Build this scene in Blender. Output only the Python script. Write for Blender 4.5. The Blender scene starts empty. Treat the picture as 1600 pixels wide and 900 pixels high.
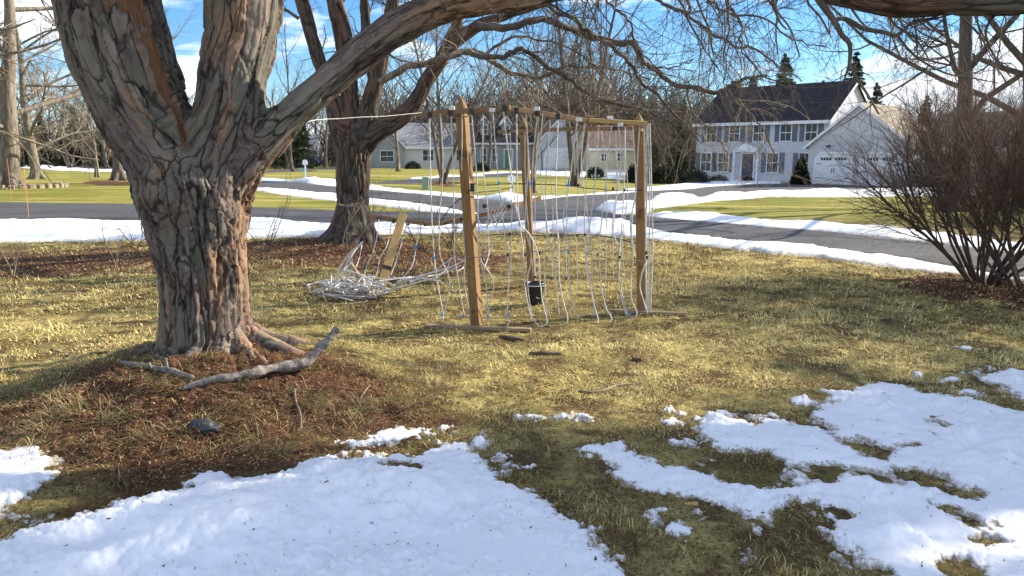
import bpy, math, random
import numpy as np
from math import radians, sin, cos, pi
from mathutils import Vector, Matrix

random.seed(7)
rng = np.random.default_rng(11)

# ------------------------------------------------------------------ camera, sky, sun, exposure
PITCH = radians(10.02); FPX = 1200.0; CAMH = 1.5
sc = bpy.context.scene
cam_d = bpy.data.cameras.new('camera'); cam = bpy.data.objects.new('camera', cam_d)
sc.collection.objects.link(cam); sc.camera = cam
cam.location = (0, 0, CAMH); cam.rotation_euler = (pi/2 - PITCH, 0, 0)
cam_d.sensor_width = 36; cam_d.lens = 36*FPX/1600; cam_d.clip_start = .05; cam_d.clip_end = 4000

SUN_AZ = radians(24)      # from +X towards +Y
SUN_EL = radians(28)
world = bpy.data.worlds.new('World'); sc.world = world; world.use_nodes = True
wn = world.node_tree; wn.nodes.clear()
def wnode(t, **k):
    n = wn.nodes.new(t)
    for a, b in k.items(): setattr(n, a, b)
    return n
out = wnode('ShaderNodeOutputWorld'); bg = wnode('ShaderNodeBackground')
sky = wnode('ShaderNodeTexSky', sky_type='NISHITA')
sky.sun_disc = False; sky.sun_elevation = SUN_EL; sky.sun_rotation = pi/2 - SUN_AZ
sky.air_density = 1.0; sky.dust_density = 0.0; sky.ozone_density = 6.0
hs = wnode('ShaderNodeHueSaturation'); hs.inputs['Saturation'].default_value = 1.15; hs.inputs['Value'].default_value = .88
wn.links.new(sky.outputs[0], hs.inputs['Color'])
tc = wnode('ShaderNodeTexCoord'); mp = wnode('ShaderNodeMapping'); mp.inputs['Scale'].default_value = (1.0, 1.0, 4.2)
mp.inputs['Location'].default_value = (1.35, .6, .9)
wn.links.new(tc.outputs['Generated'], mp.inputs[0])
nz = wnode('ShaderNodeTexNoise'); nz.inputs['Scale'].default_value = 3.4; nz.inputs['Detail'].default_value = 9; nz.inputs['Roughness'].default_value = .56
nz.inputs['Distortion'].default_value = .35
wn.links.new(mp.outputs[0], nz.inputs['Vector'])
cr = wnode('ShaderNodeValToRGB'); cr.color_ramp.elements[0].position = .47; cr.color_ramp.elements[1].position = .58
wn.links.new(nz.outputs[0], cr.inputs[0])
mx = wnode('ShaderNodeMix', data_type='RGBA'); mx.inputs[7].default_value = (7.2, 7.5, 8.1, 1)
wn.links.new(cr.outputs[0], mx.inputs[0]); wn.links.new(hs.outputs[0], mx.inputs[6])
wn.links.new(mx.outputs[2], bg.inputs[0]); bg.inputs[1].default_value = .1
wn.links.new(bg.outputs[0], out.inputs[0])

sd = bpy.data.lights.new('sun', 'SUN'); sd.energy = 5.0; sd.angle = radians(.5); sd.color = (1, .9, .74)
sun = bpy.data.objects.new('sun', sd); sc.collection.objects.link(sun)
sdir = Vector((cos(SUN_EL)*cos(SUN_AZ), cos(SUN_EL)*sin(SUN_AZ), sin(SUN_EL)))
sun.rotation_euler = sdir.to_track_quat('Z', 'Y').to_euler(); sun.location = (30, 12, 25)
sc.view_settings.view_transform = 'Standard'; sc.view_settings.look = 'None'
sc.view_settings.exposure = 1.15; sc.view_settings.gamma = 1; sc.view_settings.use_curve_mapping = False
sc.cycles.use_denoising = True; sc.cycles.max_bounces = 5; sc.cycles.diffuse_bounces = 3

# ------------------------------------------------------------------ maths helpers
def ss(a, b, x):
    t = np.clip((x-a)/(b-a), 0, 1); return t*t*(3-2*t)
def _hash(ix, iy, iz, seed):
    h = (ix.astype(np.int64)*374761393 + iy.astype(np.int64)*668265263 + iz.astype(np.int64)*2147483647 + seed*1274126177) & 0xFFFFFFFF
    h = ((h ^ (h >> 13))*1274126177) & 0xFFFFFFFF
    h = ((h ^ (h >> 16))*2246822519) & 0xFFFFFFFF
    return ((h ^ (h >> 15)) & 0xFFFFFF)/float(0x1000000)
def vnoise(p, seed=0):
    i = np.floor(p); f = p-i; f = f*f*(3-2*f); i = i.astype(np.int64)
    r = 0
    for a in (0, 1):
        wx = f[:, 0] if a else 1-f[:, 0]
        for b in (0, 1):
            wy = f[:, 1] if b else 1-f[:, 1]
            for c in (0, 1):
                wz = f[:, 2] if c else 1-f[:, 2]
                r = r + wx*wy*wz*_hash(i[:, 0]+a, i[:, 1]+b, i[:, 2]+c, seed)
    return r*2-1
def fbm(p, seed=0, oc=4, rough=.5):
    r = 0; a = 1; tot = 0
    for k in range(oc):
        r = r + a*vnoise(p*(2.03**k)+k*17.3, seed+k); tot += a; a *= rough
    return r/tot
def fbm2(x, y, s, seed=0, oc=4, rough=.5):
    return fbm(np.stack([x/s, y/s, np.full_like(x, seed*3.7)], 1), seed, oc, rough)
def voronoi(p, seed=0):
    i = np.floor(p).astype(np.int64); n = len(p)
    f1 = np.full(n, 9.); f2 = np.full(n, 9.); cid = np.zeros(n)
    for a in (-1, 0, 1):
        for b in (-1, 0, 1):
            for c in (-1, 0, 1):
                j = i+[a, b, c]
                q = np.stack([_hash(j[:, 0], j[:, 1], j[:, 2], seed+k) for k in (1, 2, 3)], 1)+j
                d = np.sqrt(((p-q)**2).sum(1)); h = _hash(j[:, 0], j[:, 1], j[:, 2], seed+4)
                near = d < f1
                f2 = np.where(near, f1, np.minimum(f2, d)); cid = np.where(near, h, cid); f1 = np.where(near, d, f1)
    return f1, f2, cid

# ------------------------------------------------------------------ terrain and picture-to-place mapping
TREE1 = (-1.93, 4.95)
def terrain(x, y):
    x = np.asarray(x, float); y = np.asarray(y, float)
    r = np.hypot(x, y)
    z = -.78*ss(12, 52, y)*ss(-14, 12, x) - .45*ss(40, 110, r)*(1-ss(-14, 12, x)) - .1*ss(60, 120, r)
    dx = x-TREE1[0]; dy = y-TREE1[1]
    z = z + .25*np.exp(-((dx/1.05)**2+((dy+.1)/.95)**2)**1.5) 
    z = z + .16*np.exp(-(((x+2.7)/1.9)**2+((y-12.6)/1.6)**2))
    z = z + .06*np.sin(x*.35+1.3)*np.sin(y*.27)*ss(6, 14, r)
    return z
def ray(u, v):
    a = (u-800)/FPX; b = -(v-450)/FPX
    return np.array([a, cos(PITCH)+b*sin(PITCH), -sin(PITCH)+b*cos(PITCH)])
def P(u, v, Y):
    d = ray(u, v); t = Y/d[1]; return np.array([d[0]*t, Y, CAMH+d[2]*t])
def G(u, v):
    d = ray(u, v); v0 = d[2]
    if v0 > -.002: v0 = -.002
    t = CAMH/-v0
    for _ in range(40):
        z = float(terrain(d[0]*t, d[1]*t)); t = t*.5+.5*(CAMH-z)/-v0
    return np.array([d[0]*t, d[1]*t, CAMH+v0*t])
def gp(pts): return np.array([G(u, v)[:2] for u, v in pts])
def sdf(poly, x, y):
    """signed distance, positive inside"""
    d = np.full(x.shape, 1e9); inside = np.zeros(x.shape, bool)
    n = len(poly)
    for i in range(n):
        a = poly[i]; b = poly[(i+1) % n]; e = b-a; L = (e**2).sum()+1e-12
        wx = x-a[0]; wy = y-a[1]; t = np.clip((wx*e[0]+wy*e[1])/L, 0, 1)
        d = np.minimum(d, (wx-e[0]*t)**2+(wy-e[1]*t)**2)
        c = ((a[1] <= y) != (b[1] <= y))
        with np.errstate(divide='ignore', invalid='ignore'):
            xi = a[0]+(y-a[1])/(b[1]-a[1]+1e-15)*e[0]
        inside ^= c & (x < xi)
    d = np.sqrt(d); return np.where(inside, d, -d)

# ------------------------------------------------------------------ object helpers
col = sc.collection
def link(o, parent=None):
    col.objects.link(o)
    if parent is not None: o.parent = parent
    return o
def mesh_np(name, V, F, mat=None, parent=None, smooth=True, attrs=None):
    """F: (n,3) or (n,4) array, or list of such arrays"""
    me = bpy.data.meshes.new(name); V = np.asarray(V, np.float32)
    Fs = F if isinstance(F, list) else [F]
    Fs = [np.asarray(f, np.int32) for f in Fs if len(f)]
    me.vertices.add(len(V)); me.vertices.foreach_set('co', V.ravel())
    tot = sum(f.size for f in Fs); nf = sum(len(f) for f in Fs)
    me.loops.add(tot); me.loops.foreach_set('vertex_index', np.concatenate([f.ravel() for f in Fs]))
    starts = []; s = 0
    for f in Fs:
        k = f.shape[1]; starts.append(s+np.arange(len(f))*k); s += f.size
    me.polygons.add(nf); me.polygons.foreach_set('loop_start', np.concatenate(starts).astype(np.int32))
    me.update(calc_edges=True); me.validate()
    if smooth: me.polygons.foreach_set('use_smooth', np.ones(len(me.polygons), bool))
    for k, a in (attrs or {}).items():
        a = np.asarray(a, np.float32)
        if a.ndim == 1:
            at = me.attributes.new(k, 'FLOAT', 'POINT'); at.data.foreach_set('value', a)
        elif a.shape[1] == 3:
            at = me.attributes.new(k, 'FLOAT_VECTOR', 'POINT'); at.data.foreach_set('vector', a.ravel())
        else:
            at = me.attributes.new(k, 'FLOAT_COLOR', 'POINT'); at.data.foreach_set('color', a.ravel())
    if mat: me.materials.append(mat)
    return link(bpy.data.objects.new(name, me), parent)
def tag(o, label=None, cat=None, group=None, kind=None):
    if label: o['label'] = label
    if cat: o['category'] = cat
    if group: o['group'] = group
    if kind: o['kind'] = kind
    return o
def empty(name, loc, rz=0, label=None, cat=None, group=None):
    o = bpy.data.objects.new(name, None); o.location = loc; o.rotation_euler = (0, 0, rz); o.empty_display_size = .2
    link(o); return tag(o, label, cat, group)
def copy_tree(o, parent=None):
    c = o.copy(); link(c, parent)
    for ch in list(o.children): copy_tree(ch, c)
    return c

class MB:
    """collects boxes, prisms and tubes, then links them as one mesh"""
    def __init__(s): s.v = []; s.f = []
    def quad(s, *p):
        b = len(s.v); s.v += [tuple(q) for q in p]; s.f.append(tuple(range(b, b+len(p))))
    def box(s, x0, x1, y0, y1, z0, z1):
        b = len(s.v)
        s.v += [(x, y, z) for z in (z0, z1) for x, y in ((x0, y0), (x1, y0), (x1, y1), (x0, y1))]
        s.f += [tuple(b+i for i in q) for q in ((3, 2, 1, 0), (4, 5, 6, 7), (0, 1, 5, 4), (1, 2, 6, 5), (2, 3, 7, 6), (3, 0, 4, 7))]
    def prism(s, poly, axis, a0, a1):
        """poly of 2-D points extruded along axis; axis 'x': poly is (y,z); 'y': (x,z); 'z': (x,y)"""
        def mk(p, a): return {'x': (a, p[0], p[1]), 'y': (p[0], a, p[1]), 'z': (p[0], p[1], a)}[axis]
        b = len(s.v); n = len(poly)
        s.v += [mk(p, a0) for p in poly]+[mk(p, a1) for p in poly]
        s.f.append(tuple(b+i for i in range(n))[::-1]); s.f.append(tuple(b+n+i for i in range(n)))
        for i in range(n):
            j = (i+1) % n; s.f.append((b+i, b+j, b+n+j, b+n+i))
    def bar(s, p, q, w, h=None, up=(0, 0, 1)):
        """rectangular bar from p to q"""
        p = np.array(p, float); q = np.array(q, float); h = h or w
        t = q-p; t /= np.linalg.norm(t); a = np.cross(t, up); a /= np.linalg.norm(a); c = np.cross(a, t)
        b = len(s.v)
        for e in (p, q):
            for i, j in ((-1, -1), (1, -1), (1, 1), (-1, 1)): s.v.append(tuple(e+a*i*w/2+c*j*h/2))
        s.f += [tuple(b+i for i in k) for k in ((3, 2, 1, 0), (4, 5, 6, 7), (0, 1, 5, 4), (1, 2, 6, 5), (2, 3, 7, 6), (3, 0, 4, 7))]
    def lathe(s, prof, n=16, c=(0, 0, 0)):
        b = len(s.v)
        for r, z in prof:
            for i in range(n): s.v.append((c[0]+r*cos(2*pi*i/n), c[1]+r*sin(2*pi*i/n), c[2]+z))
        for k in range(len(prof)-1):
            for i in range(n):
                j = (i+1) % n; s.f.append((b+k*n+i, b+k*n+j, b+(k+1)*n+j, b+(k+1)*n+i))
        s.f.append(tuple(b+i for i in range(n))[::-1]); s.f.append(tuple(b+(len(prof)-1)*n+i for i in range(n)))
    def build(s, name, mat, parent=None, smooth=False, bevel=0):
        me = bpy.data.meshes.new(name); me.from_pydata(s.v, [], s.f); me.materials.append(mat); me.update()
        import bmesh
        bm = bmesh.new(); bm.from_mesh(me); bmesh.ops.recalc_face_normals(bm, faces=bm.faces)
        if bevel: bmesh.ops.bevel(bm, geom=bm.edges[:], offset=bevel, segments=1, affect='EDGES')
        bm.to_mesh(me); bm.free()
        if smooth: me.polygons.foreach_set('use_smooth', np.ones(len(me.polygons), bool))
        return link(bpy.data.objects.new(name, me), parent)

def tubes(lines, sides=None, caps=False):
    """lines: list of (pts(n,3), rad(n)); returns V, [F4]"""
    by = {}
    for pts, rad in lines:
        r = float(np.max(rad)); n = sides or (3 if r < .012 else 4 if r < .03 else 6 if r < .08 else 10)
        by.setdefault((len(pts), n), []).append((pts, rad))
    Vs = []; Fs = []; base = 0; T3 = []
    for (m, n), L in by.items():
        Pn = np.array([a for a, _ in L], float); R = np.array([b for _, b in L], float)
        T = np.gradient(Pn, axis=1); T /= np.linalg.norm(T, axis=2, keepdims=True)+1e-12
        d0 = Pn[:, -1]-Pn[:, 0]; d0 /= np.linalg.norm(d0, axis=1, keepdims=True)+1e-12
        ax = np.argmin(np.abs(d0), axis=1); ref = np.eye(3)[ax][:, None, :]
        A = np.cross(T, np.broadcast_to(ref, T.shape)); A /= np.linalg.norm(A, axis=2, keepdims=True)+1e-12
        B = np.cross(T, A)
        th = np.arange(n)*2*pi/n
        ring = Pn[:, :, None, :]+R[:, :, None, None]*(A[:, :, None, :]*np.cos(th)[None, None, :, None]+B[:, :, None, :]*np.sin(th)[None, None, :, None])
        Vs.append(ring.reshape(-1, 3)); k = len(L)
        i = np.arange(n); j = (i+1) % n
        q = np.stack([i, j, j+n, i+n], 1)[None, :, :]+(np.arange(m-1)*n)[:, None, None]
        q = q.reshape(-1, 4)[None]+(base+np.arange(k)*m*n)[:, None, None]
        Fs.append(q.reshape(-1, 4))
        if caps and n >= 4:
            pass
        base += k*m*n
    if not Vs: return np.zeros((0, 3)), [np.zeros((0, 4), int)]
    return np.concatenate(Vs), [np.concatenate(Fs)]
def smooth_line(pts, rad, n):
    """Catmull-Rom resample to n points"""
    pts = np.array(pts, float); rad = np.array(rad, float)
    P4 = np.concatenate([pts, rad[:, None]], 1)
    Q = np.concatenate([[2*P4[0]-P4[1]], P4, [2*P4[-1]-P4[-2]]]); m = len(P4)-1
    out = []
    for t in np.linspace(0, m-1e-6, n):
        i = int(t); f = t-i; a, b, c, d = Q[i:i+4]
        out.append(.5*((2*b)+(c-a)*f+(2*a-5*b+4*c-d)*f*f+(-a+3*b-3*c+d)*f**3))
    out = np.array(out); return out[:, :3], np.maximum(out[:, 3], .001)

# ------------------------------------------------------------------ materials
def mat(name, rough=.8, spec=.3):
    m = bpy.data.materials.new(name); m.use_nodes = True
    b = m.node_tree.nodes['Principled BSDF']; b.inputs['Roughness'].default_value = rough
    b.inputs['Specular IOR Level'].default_value = spec
    return m, m.node_tree, b
def N(nt, t, **k):
    n = nt.nodes.new(t)
    for a, b in k.items(): setattr(n, a, b)
    return n
def ramp(nt, fac, stops):
    n = N(nt, 'ShaderNodeValToRGB'); e = n.color_ramp.elements
    while len(e) < len(stops): e.new(.5)
    for s, (p, c) in zip(e, stops): s.position = p; s.color = (*c, 1)
    nt.links.new(fac, n.inputs[0]); return n.outputs[0]
def noise(nt, scale, detail=4, rough=.55, coord=None, sc3=None, dist=0):
    n = N(nt, 'ShaderNodeTexNoise'); n.inputs['Scale'].default_value = scale; n.inputs['Detail'].default_value = detail
    n.inputs['Roughness'].default_value = rough; n.inputs['Distortion'].default_value = dist
    if coord is None: coord = N(nt, 'ShaderNodeTexCoord').outputs['Object']
    if sc3:
        m = N(nt, 'ShaderNodeMapping'); m.inputs['Scale'].default_value = sc3; nt.links.new(coord, m.inputs[0]); coord = m.outputs[0]
    nt.links.new(coord, n.inputs['Vector']); return n.outputs[0]
def mixc(nt, f, a, b, mode='MIX'):
    n = N(nt, 'ShaderNodeMix', data_type='RGBA', blend_type=mode)
    for s, x in ((0, f), (6, a), (7, b)):
        if isinstance(x, (int, float)): n.inputs[s].default_value = x
        elif isinstance(x, tuple): n.inputs[s].default_value = (*x, 1)
        else: nt.links.new(x, n.inputs[s])
    return n.outputs[2]
def math_(nt, op, a, b=0.0, clamp=False):
    n = N(nt, 'ShaderNodeMath', operation=op); n.use_clamp = clamp
    for s, x in ((0, a), (1, b)):
        if isinstance(x, (int, float)): n.inputs[s].default_value = x
        else: nt.links.new(x, n.inputs[s])
    return n.outputs[0]
def bump(nt, b, h, strength=.4, dist=.01):
    n = N(nt, 'ShaderNodeBump'); n.inputs['Strength'].default_value = strength; n.inputs['Distance'].default_value = dist
    nt.links.new(h, n.inputs['Height']); nt.links.new(n.outputs[0], b.inputs['Normal'])
def simple(name, c1, c2, scale=6, rough=.8, sc3=None, bmp=.3, bd=.004, spec=.3, detail=5):
    m, nt, b = mat(name, rough, spec); f = noise(nt, scale, detail, .6, sc3=sc3)
    nt.links.new(ramp(nt, f, [(.3, c1), (.7, c2)]), b.inputs['Base Color'])
    if bmp: bump(nt, b, f, bmp, bd)
    return m
def attr(nt, name):
    return N(nt, 'ShaderNodeAttribute', attribute_name=name)
M = {}
M['twig'] = simple('twig_bark', (.03, .026, .023), (.14, .115, .09), 3, .85, bmp=0)
M['twig_pale'] = simple('pale_twig_bark', (.16, .135, .1), (.36, .3, .22), 2, .85, bmp=0)  # twig bark with a sunlit look put into its colour; also dry stalks
M['twig_red'] = simple('reddish_twig_bark', (.085, .053, .04), (.23, .155, .115), 5, .8, bmp=0)
M['stem'] = simple('shrub_bark', (.05, .035, .028), (.17, .12, .09), 14, .85, bmp=.5)
M['far_bark'] = simple('grey_brown_bark', (.05, .04, .035), (.2, .165, .135), 2.5, .9, sc3=(3, 3, .6), bmp=.8, bd=.05)
M['pale_bark'] = simple('pale_grey_bark', (.07, .058, .047), (.3, .255, .2), 4, .9, sc3=(3, 3, .6), bmp=.8, bd=.05)
M['white'] = simple('white_paint', (.72, .73, .76), (.82, .83, .85), 3, .5, bmp=0)
M['rope'] = simple('white_nylon_rope', (.42, .41, .39), (.8, .78, .75), 25, .7, bmp=.6, bd=.003)
M['cord'] = simple('black_cord', (.015, .015, .016), (.05, .045, .04), 40, .7, bmp=0)
M['tancord'] = simple('tan_cord', (.2, .14, .09), (.4, .31, .2), 40, .8, bmp=0)
M['black'] = simple('black_plastic', (.012, .012, .014), (.03, .03, .034), 10, .45, bmp=0, spec=.5)
M['blue'] = simple('blue_tie', (.02, .22, .62), (.05, .38, .85), 20, .5, bmp=0)
M['glass'] = simple('window_glass', (.02, .024, .032), (.07, .08, .1), .8, .25, bmp=0, spec=.35)
def wood_mat(name, a, b_, axis=(30, 30, 2), knots=True):
    m, nt, b = mat(name, .75); f = noise(nt, 4, 8, .65, sc3=axis, dist=.6)
    c = ramp(nt, f, [(.28, a), (.72, b_)]); k = noise(nt, 5, 2)
    c = mixc(nt, ramp(nt, k, [(.62, (0, 0, 0)), (.7, (1, 1, 1))]), c, tuple(v*.45 for v in a))
    nt.links.new(c, b.inputs['Base Color']); bump(nt, b, f, .5, .004); return m
M['wood'] = wood_mat('treated_lumber', (.14, .078, .032), (.36, .215, .095))
M['rail'] = wood_mat('rail_lumber', (.17, .1, .055), (.34, .22, .12), axis=(2, 30, 30))
M['plank'] = wood_mat('yellow_plank', (.38, .24, .085), (.58, .4, .17))
M['grey_wood'] = wood_mat('weathered_lumber', (.2, .14, .09), (.42, .3, .19), axis=(2, 20, 20))
def siding(name, c1, c2, pitch=.16):
    m, nt, b = mat(name, .6); tc_ = N(nt, 'ShaderNodeTexCoord'); sp = N(nt, 'ShaderNodeSeparateXYZ'); nt.links.new(tc_.outputs['Object'], sp.inputs[0])
    fr = math_(nt, 'FRACT', math_(nt, 'DIVIDE', sp.outputs[2], pitch))
    f = noise(nt, 1.2, 4); c = ramp(nt, f, [(.3, c1), (.7, c2)])
    g = ramp(nt, fr, [(0, (.45,)*3), (.09, (1,)*3), (1, (1,)*3)])
    nt.links.new(mixc(nt, 1.0, c, g, 'MULTIPLY'), b.inputs['Base Color']); bump(nt, b, fr, .6, .02); return m
M['siding_blue'] = siding('pale_blue_white_siding', (.5, .52, .57), (.58, .6, .64))
M['siding_white'] = siding('white_siding', (.6, .6, .58), (.7, .69, .66))
M['siding_grey'] = siding('blue_grey_siding', (.26, .27, .29), (.33, .34, .36))
M['siding_cream'] = siding('cream_siding', (.52, .46, .33), (.62, .55, .4))
M['siding_brown'] = siding('brown_siding', (.2, .1, .06), (.3, .16, .1))
def shingle(name, c1, c2):
    m, nt, b = mat(name, .9, .2); f = noise(nt, 5, 6, .7, sc3=(1, 1, 6)); nt.links.new(ramp(nt, f, [(.3, c1), (.7, c2)]), b.inputs['Base Color']); bump(nt, b, f, .6, .03); return m
M['roof_dark'] = shingle('dark_shingles', (.014, .012, .016), (.05, .045, .055))
M['roof_tan'] = shingle('tan_grey_shingles', (.2, .17, .13), (.36, .31, .25))
M['roof_grey'] = shingle('grey_shingles', (.2, .2, .21), (.36, .36, .37))
M['roof_pink'] = shingle('brown_shingles', (.12, .08, .07), (.24, .17, .14))
M['shutter'] = simple('blue_grey_shutter', (.09, .1, .15), (.13, .15, .2), 4, .5, bmp=0)
M['door_dark'] = simple('dark_door_paint', (.04, .05, .07), (.07, .08, .1), 4, .5, bmp=0)
M['door_green'] = simple('green_door_paint', (.08, .2, .13), (.12, .27, .18), 4, .5, bmp=0)
M['brick'] = simple('chimney_brick', (.2, .08, .05), (.36, .18, .12), 5, .85)
M['orange'] = simple('orange_stake_paint', (.6, .2, .12), (.7, .28, .18), 4, .5, bmp=0)
M['red'] = simple('red_sign_paint', (.5, .03, .03), (.6, .05, .05), 4, .5, bmp=0)
M['green_box'] = simple('pale_green_metal', (.2, .3, .24), (.3, .4, .32), 3, .5, bmp=0)
M['stone'] = simple('block_stone', (.14, .11, .08), (.4, .33, .24), 6, .9, bmp=.6, bd=.03)
M['rock'] = simple('dark_rock', (.015, .017, .022), (.04, .044, .055), 9, .5, bmp=.6, bd=.01, spec=.5)
M['car'] = simple('blue_car_paint', (.03, .07, .16), (.05, .1, .22), 2, .25, bmp=0, spec=.6)
M['tyre'] = simple('tyre_rubber', (.015, .015, .015), (.03, .03, .03), 8, .8, bmp=0)

# ------------------------------------------------------------------ ground sheet
def polar_grid(r, th):
    R, TH = np.meshgrid(r, th, indexing='ij'); x = R*np.sin(TH); y = R*np.cos(TH)
    n, m = R.shape; i = np.arange(n*m).reshape(n, m)
    F = np.stack([i[:-1, :-1], i[1:, :-1], i[1:, 1:], i[:-1, 1:]], -1).reshape(-1, 4)[:, ::-1]
    return x.ravel(), y.ravel(), F
litter_polys = [gp(p) for p in (
    [(-60, 392), (240, 385), (400, 380), (500, 372), (600, 372), (700, 388), (800, 400), (825, 408), (790, 415), (720, 432), (640, 438), (520, 425), (400, 410), (240, 420), (100, 430), (-60, 436)],
    [(130, 585), (250, 550), (400, 550), (530, 570), (600, 590), (650, 625), (700, 660), (600, 690), (500, 705), (440, 742), (300, 750), (180, 765), (100, 735), (60, 700), (0, 690), (-200, 680), (-150, 640), (0, 640), (70, 605)],
    [(1385, 434), (1450, 427), (1600, 440), (1760, 452), (1760, 500), (1600, 482), (1450, 460)],
    [(120, 287), (150, 282), (215, 284), (215, 290), (150, 289)], [(420, 265), (490, 262), (490, 268), (420, 268)], [(660, 288), (690, 282), (725, 286), (700, 292)])]
def litter_at(x, y):
    r = np.hypot(x, y); d = np.full(x.shape, -1e9)
    for p in litter_polys: d = np.maximum(d, sdf(p, x, y))
    n = fbm2(x, y, .5, 5)*.5+fbm2(x, y, .12, 6)*.25
    return ss(-.22, .22, d+n*np.clip(r/7, .5, 2))
def green_at(x, y):
    r = np.hypot(x, y); g = ss(17, 21, r)
    return np.clip(g + (1-g)*ss(.05, .7, fbm2(x, y, .9, 9)+.25*fbm2(x, y, .2, 10))*.75, 0, 1)
def micro(x, y):
    r = np.hypot(x, y); k = 1-ss(9, 16, r)
    return (.018*fbm2(x, y, .22, 21, 4)+.012*fbm2(x, y, .06, 22, 3))*k*(1+2.2*np.exp(-(((x-TREE1[0])/1.2)**2+((y-TREE1[1]+.5)/1.0)**2)))
fr = radians(43)
rr = np.concatenate([np.geomspace(.4, 2.1, 14)[:-1], np.geomspace(2.1, 14, 420)[:-1], np.geomspace(14, 120, 160)[:-1], np.geomspace(120, 2500, 24)])
tt = np.concatenate([np.linspace(-pi, -fr, 60)[:-1], np.linspace(-fr, fr, 760)[:-1], np.linspace(fr, pi, 60)])
gx, gy, gF = polar_grid(rr, tt)
gz = terrain(gx, gy)+micro(gx, gy)
lit = litter_at(gx, gy); grn = green_at(gx, gy)
gm, nt, b = mat('lawn', .95, .1)
a = N(nt, 'ShaderNodeAttribute', attribute_name='zone'); sep = N(nt, 'ShaderNodeSeparateColor'); nt.links.new(a.outputs['Color'], sep.inputs[0])
n1 = noise(nt, 1.1, 6, .65); n2 = noise(nt, 9, 6, .7); n3 = noise(nt, 55, 5, .75)
straw = ramp(nt, n2, [(.3, (.22, .15, .05)), (.5, (.5, .41, .15)), (.72, (.7, .59, .26))])
olive = ramp(nt, n3, [(.3, (.055, .05, .018)), (.7, (.2, .165, .06))])
near = mixc(nt, ramp(nt, n1, [(.38, (0,)*3), (.62, (.8,)*3)]), straw, olive)
soil = ramp(nt, n3, [(.35, (.045, .026, .014)), (.7, (.17, .1, .05))])
near = mixc(nt, ramp(nt, n3, [(.38, (.8,)*3), (.5, (0,)*3)]), near, soil); near = mixc(nt, ramp(nt, noise(nt, 2.6, 6, .7), [(.47, (0,)*3), (.57, (.85,)*3)]), near, soil)
far = ramp(nt, noise(nt, .3, 9, .78, sc3=(.5, 1.6, 1)), [(.34, (.1, .115, .02)), (.47, (.22, .215, .04)), (.62, (.45, .38, .12))])
far = mixc(nt, ramp(nt, n2, [(.35, (.35,)*3), (.6, (0,)*3)]), far, (.1, .1, .02))
r_ = N(nt, 'ShaderNodeMapRange'); nt.links.new(sep.outputs[2], r_.inputs[0])
c = mixc(nt, sep.outputs[1], near, olive); c = mixc(nt, sep.outputs[2], c, far)
mulch = ramp(nt, noise(nt, 38, 6, .8), [(.3, (.022, .012, .008)), (.5, (.1, .048, .028)), (.72, (.27, .145, .08))])
c = mixc(nt, sep.outputs[0], c, mulch); nt.links.new(c, b.inputs['Base Color'])
bump(nt, b, math_(nt, 'ADD', n3, n2), .8, .03)
rad = np.hypot(gx, gy)
zone = np.stack([lit, grn, ss(17, 20, rad), np.ones_like(lit)], 1)
tag(mesh_np('ground', np.stack([gx, gy, gz], 1), gF, gm, attrs={'zone': zone}), 'straw coloured winter lawn with brown leaf litter', 'ground', kind='structure')

# ------------------------------------------------------------------ draped sheets: roads
rr2 = np.concatenate([np.geomspace(8, 150, 420)]); tt2 = np.linspace(radians(-50), radians(50), 900)
X2, Y2, F2 = polar_grid(rr2, tt2); T2 = terrain(X2, Y2); R2 = np.hypot(X2, Y2)
def drape(name, polys, z_in, m, edge=.3, label=None, cat=None, kind='structure'):
    d = np.full(X2.shape, -1e9)
    for p in polys: d = np.maximum(d, sdf(gp(p), X2, Y2))
    z = T2+np.where(d > 0, z_in, z_in+np.maximum(d, -edge)*.35)
    keep = (d[F2] > -edge).any(1); F = F2[keep]
    used = np.unique(F); idx = np.full(len(X2), -1); idx[used] = np.arange(len(used))
    o = mesh_np(name, np.stack([X2, Y2, z], 1)[used], idx[F], m); tag(o, label, cat, kind=kind); return o
am, nt, b = mat('asphalt', .85, .25)
f1 = noise(nt, 90, 4, .8); f2 = noise(nt, .5, 5, .6, sc3=(.5, 2, 1))
nt.links.new(mixc(nt, .5, ramp(nt, f1, [(.3, (.025, .025, .028)), (.7, (.1, .1, .105))]), ramp(nt, f2, [(.35, (.035, .035, .04)), (.6, (.1, .1, .105))])), b.inputs['Base Color'])
bump(nt, b, f1, .3, .004)
near_edge = [(2100, 520), (1600, 434), (1400, 403), (1200, 381), (1060, 367), (1000, 362), (870, 353), (730, 351), (600, 349), (400, 347), (0, 344), (-500, 344)]
ROAD = [[(-500, 316), (0, 317), (200, 320), (385, 325), (520, 330), (600, 332), (690, 334), (760, 336), (780, 320), (850, 313), (1000, 316), (950, 322), (930, 330), (960, 336), (1010, 340), (1100, 348), (1200, 357), (1300, 365), (1400, 376), (1500, 388), (1600, 400), (2100, 455)]+near_edge,
        [(28, 248), (180, 258), (400, 283), (520, 292), (600, 299), (720, 310), (800, 318), (850, 330), (760, 338), (700, 325), (590, 310), (400, 293), (180, 266), (28, 254)],
        [(780, 322), (850, 313), (960, 303), (1100, 293), (1170, 288), (1400, 288), (1520, 290), (1520, 297), (1200, 298), (1100, 307), (1010, 316), (940, 332), (850, 336)],
        ]
drape('road', ROAD, .035, am, .25, 'grey asphalt street bending past the lawn', 'road')
drape('driveway', [[(583, 287), (640, 281), (700, 276), (800, 270), (860, 269), (860, 273), (800, 275), (700, 282), (640, 288)], [(400, 268), (560, 262), (560, 264), (400, 271)]], .045, am, .3, 'dark driveway of the grey house', 'driveway')

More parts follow.
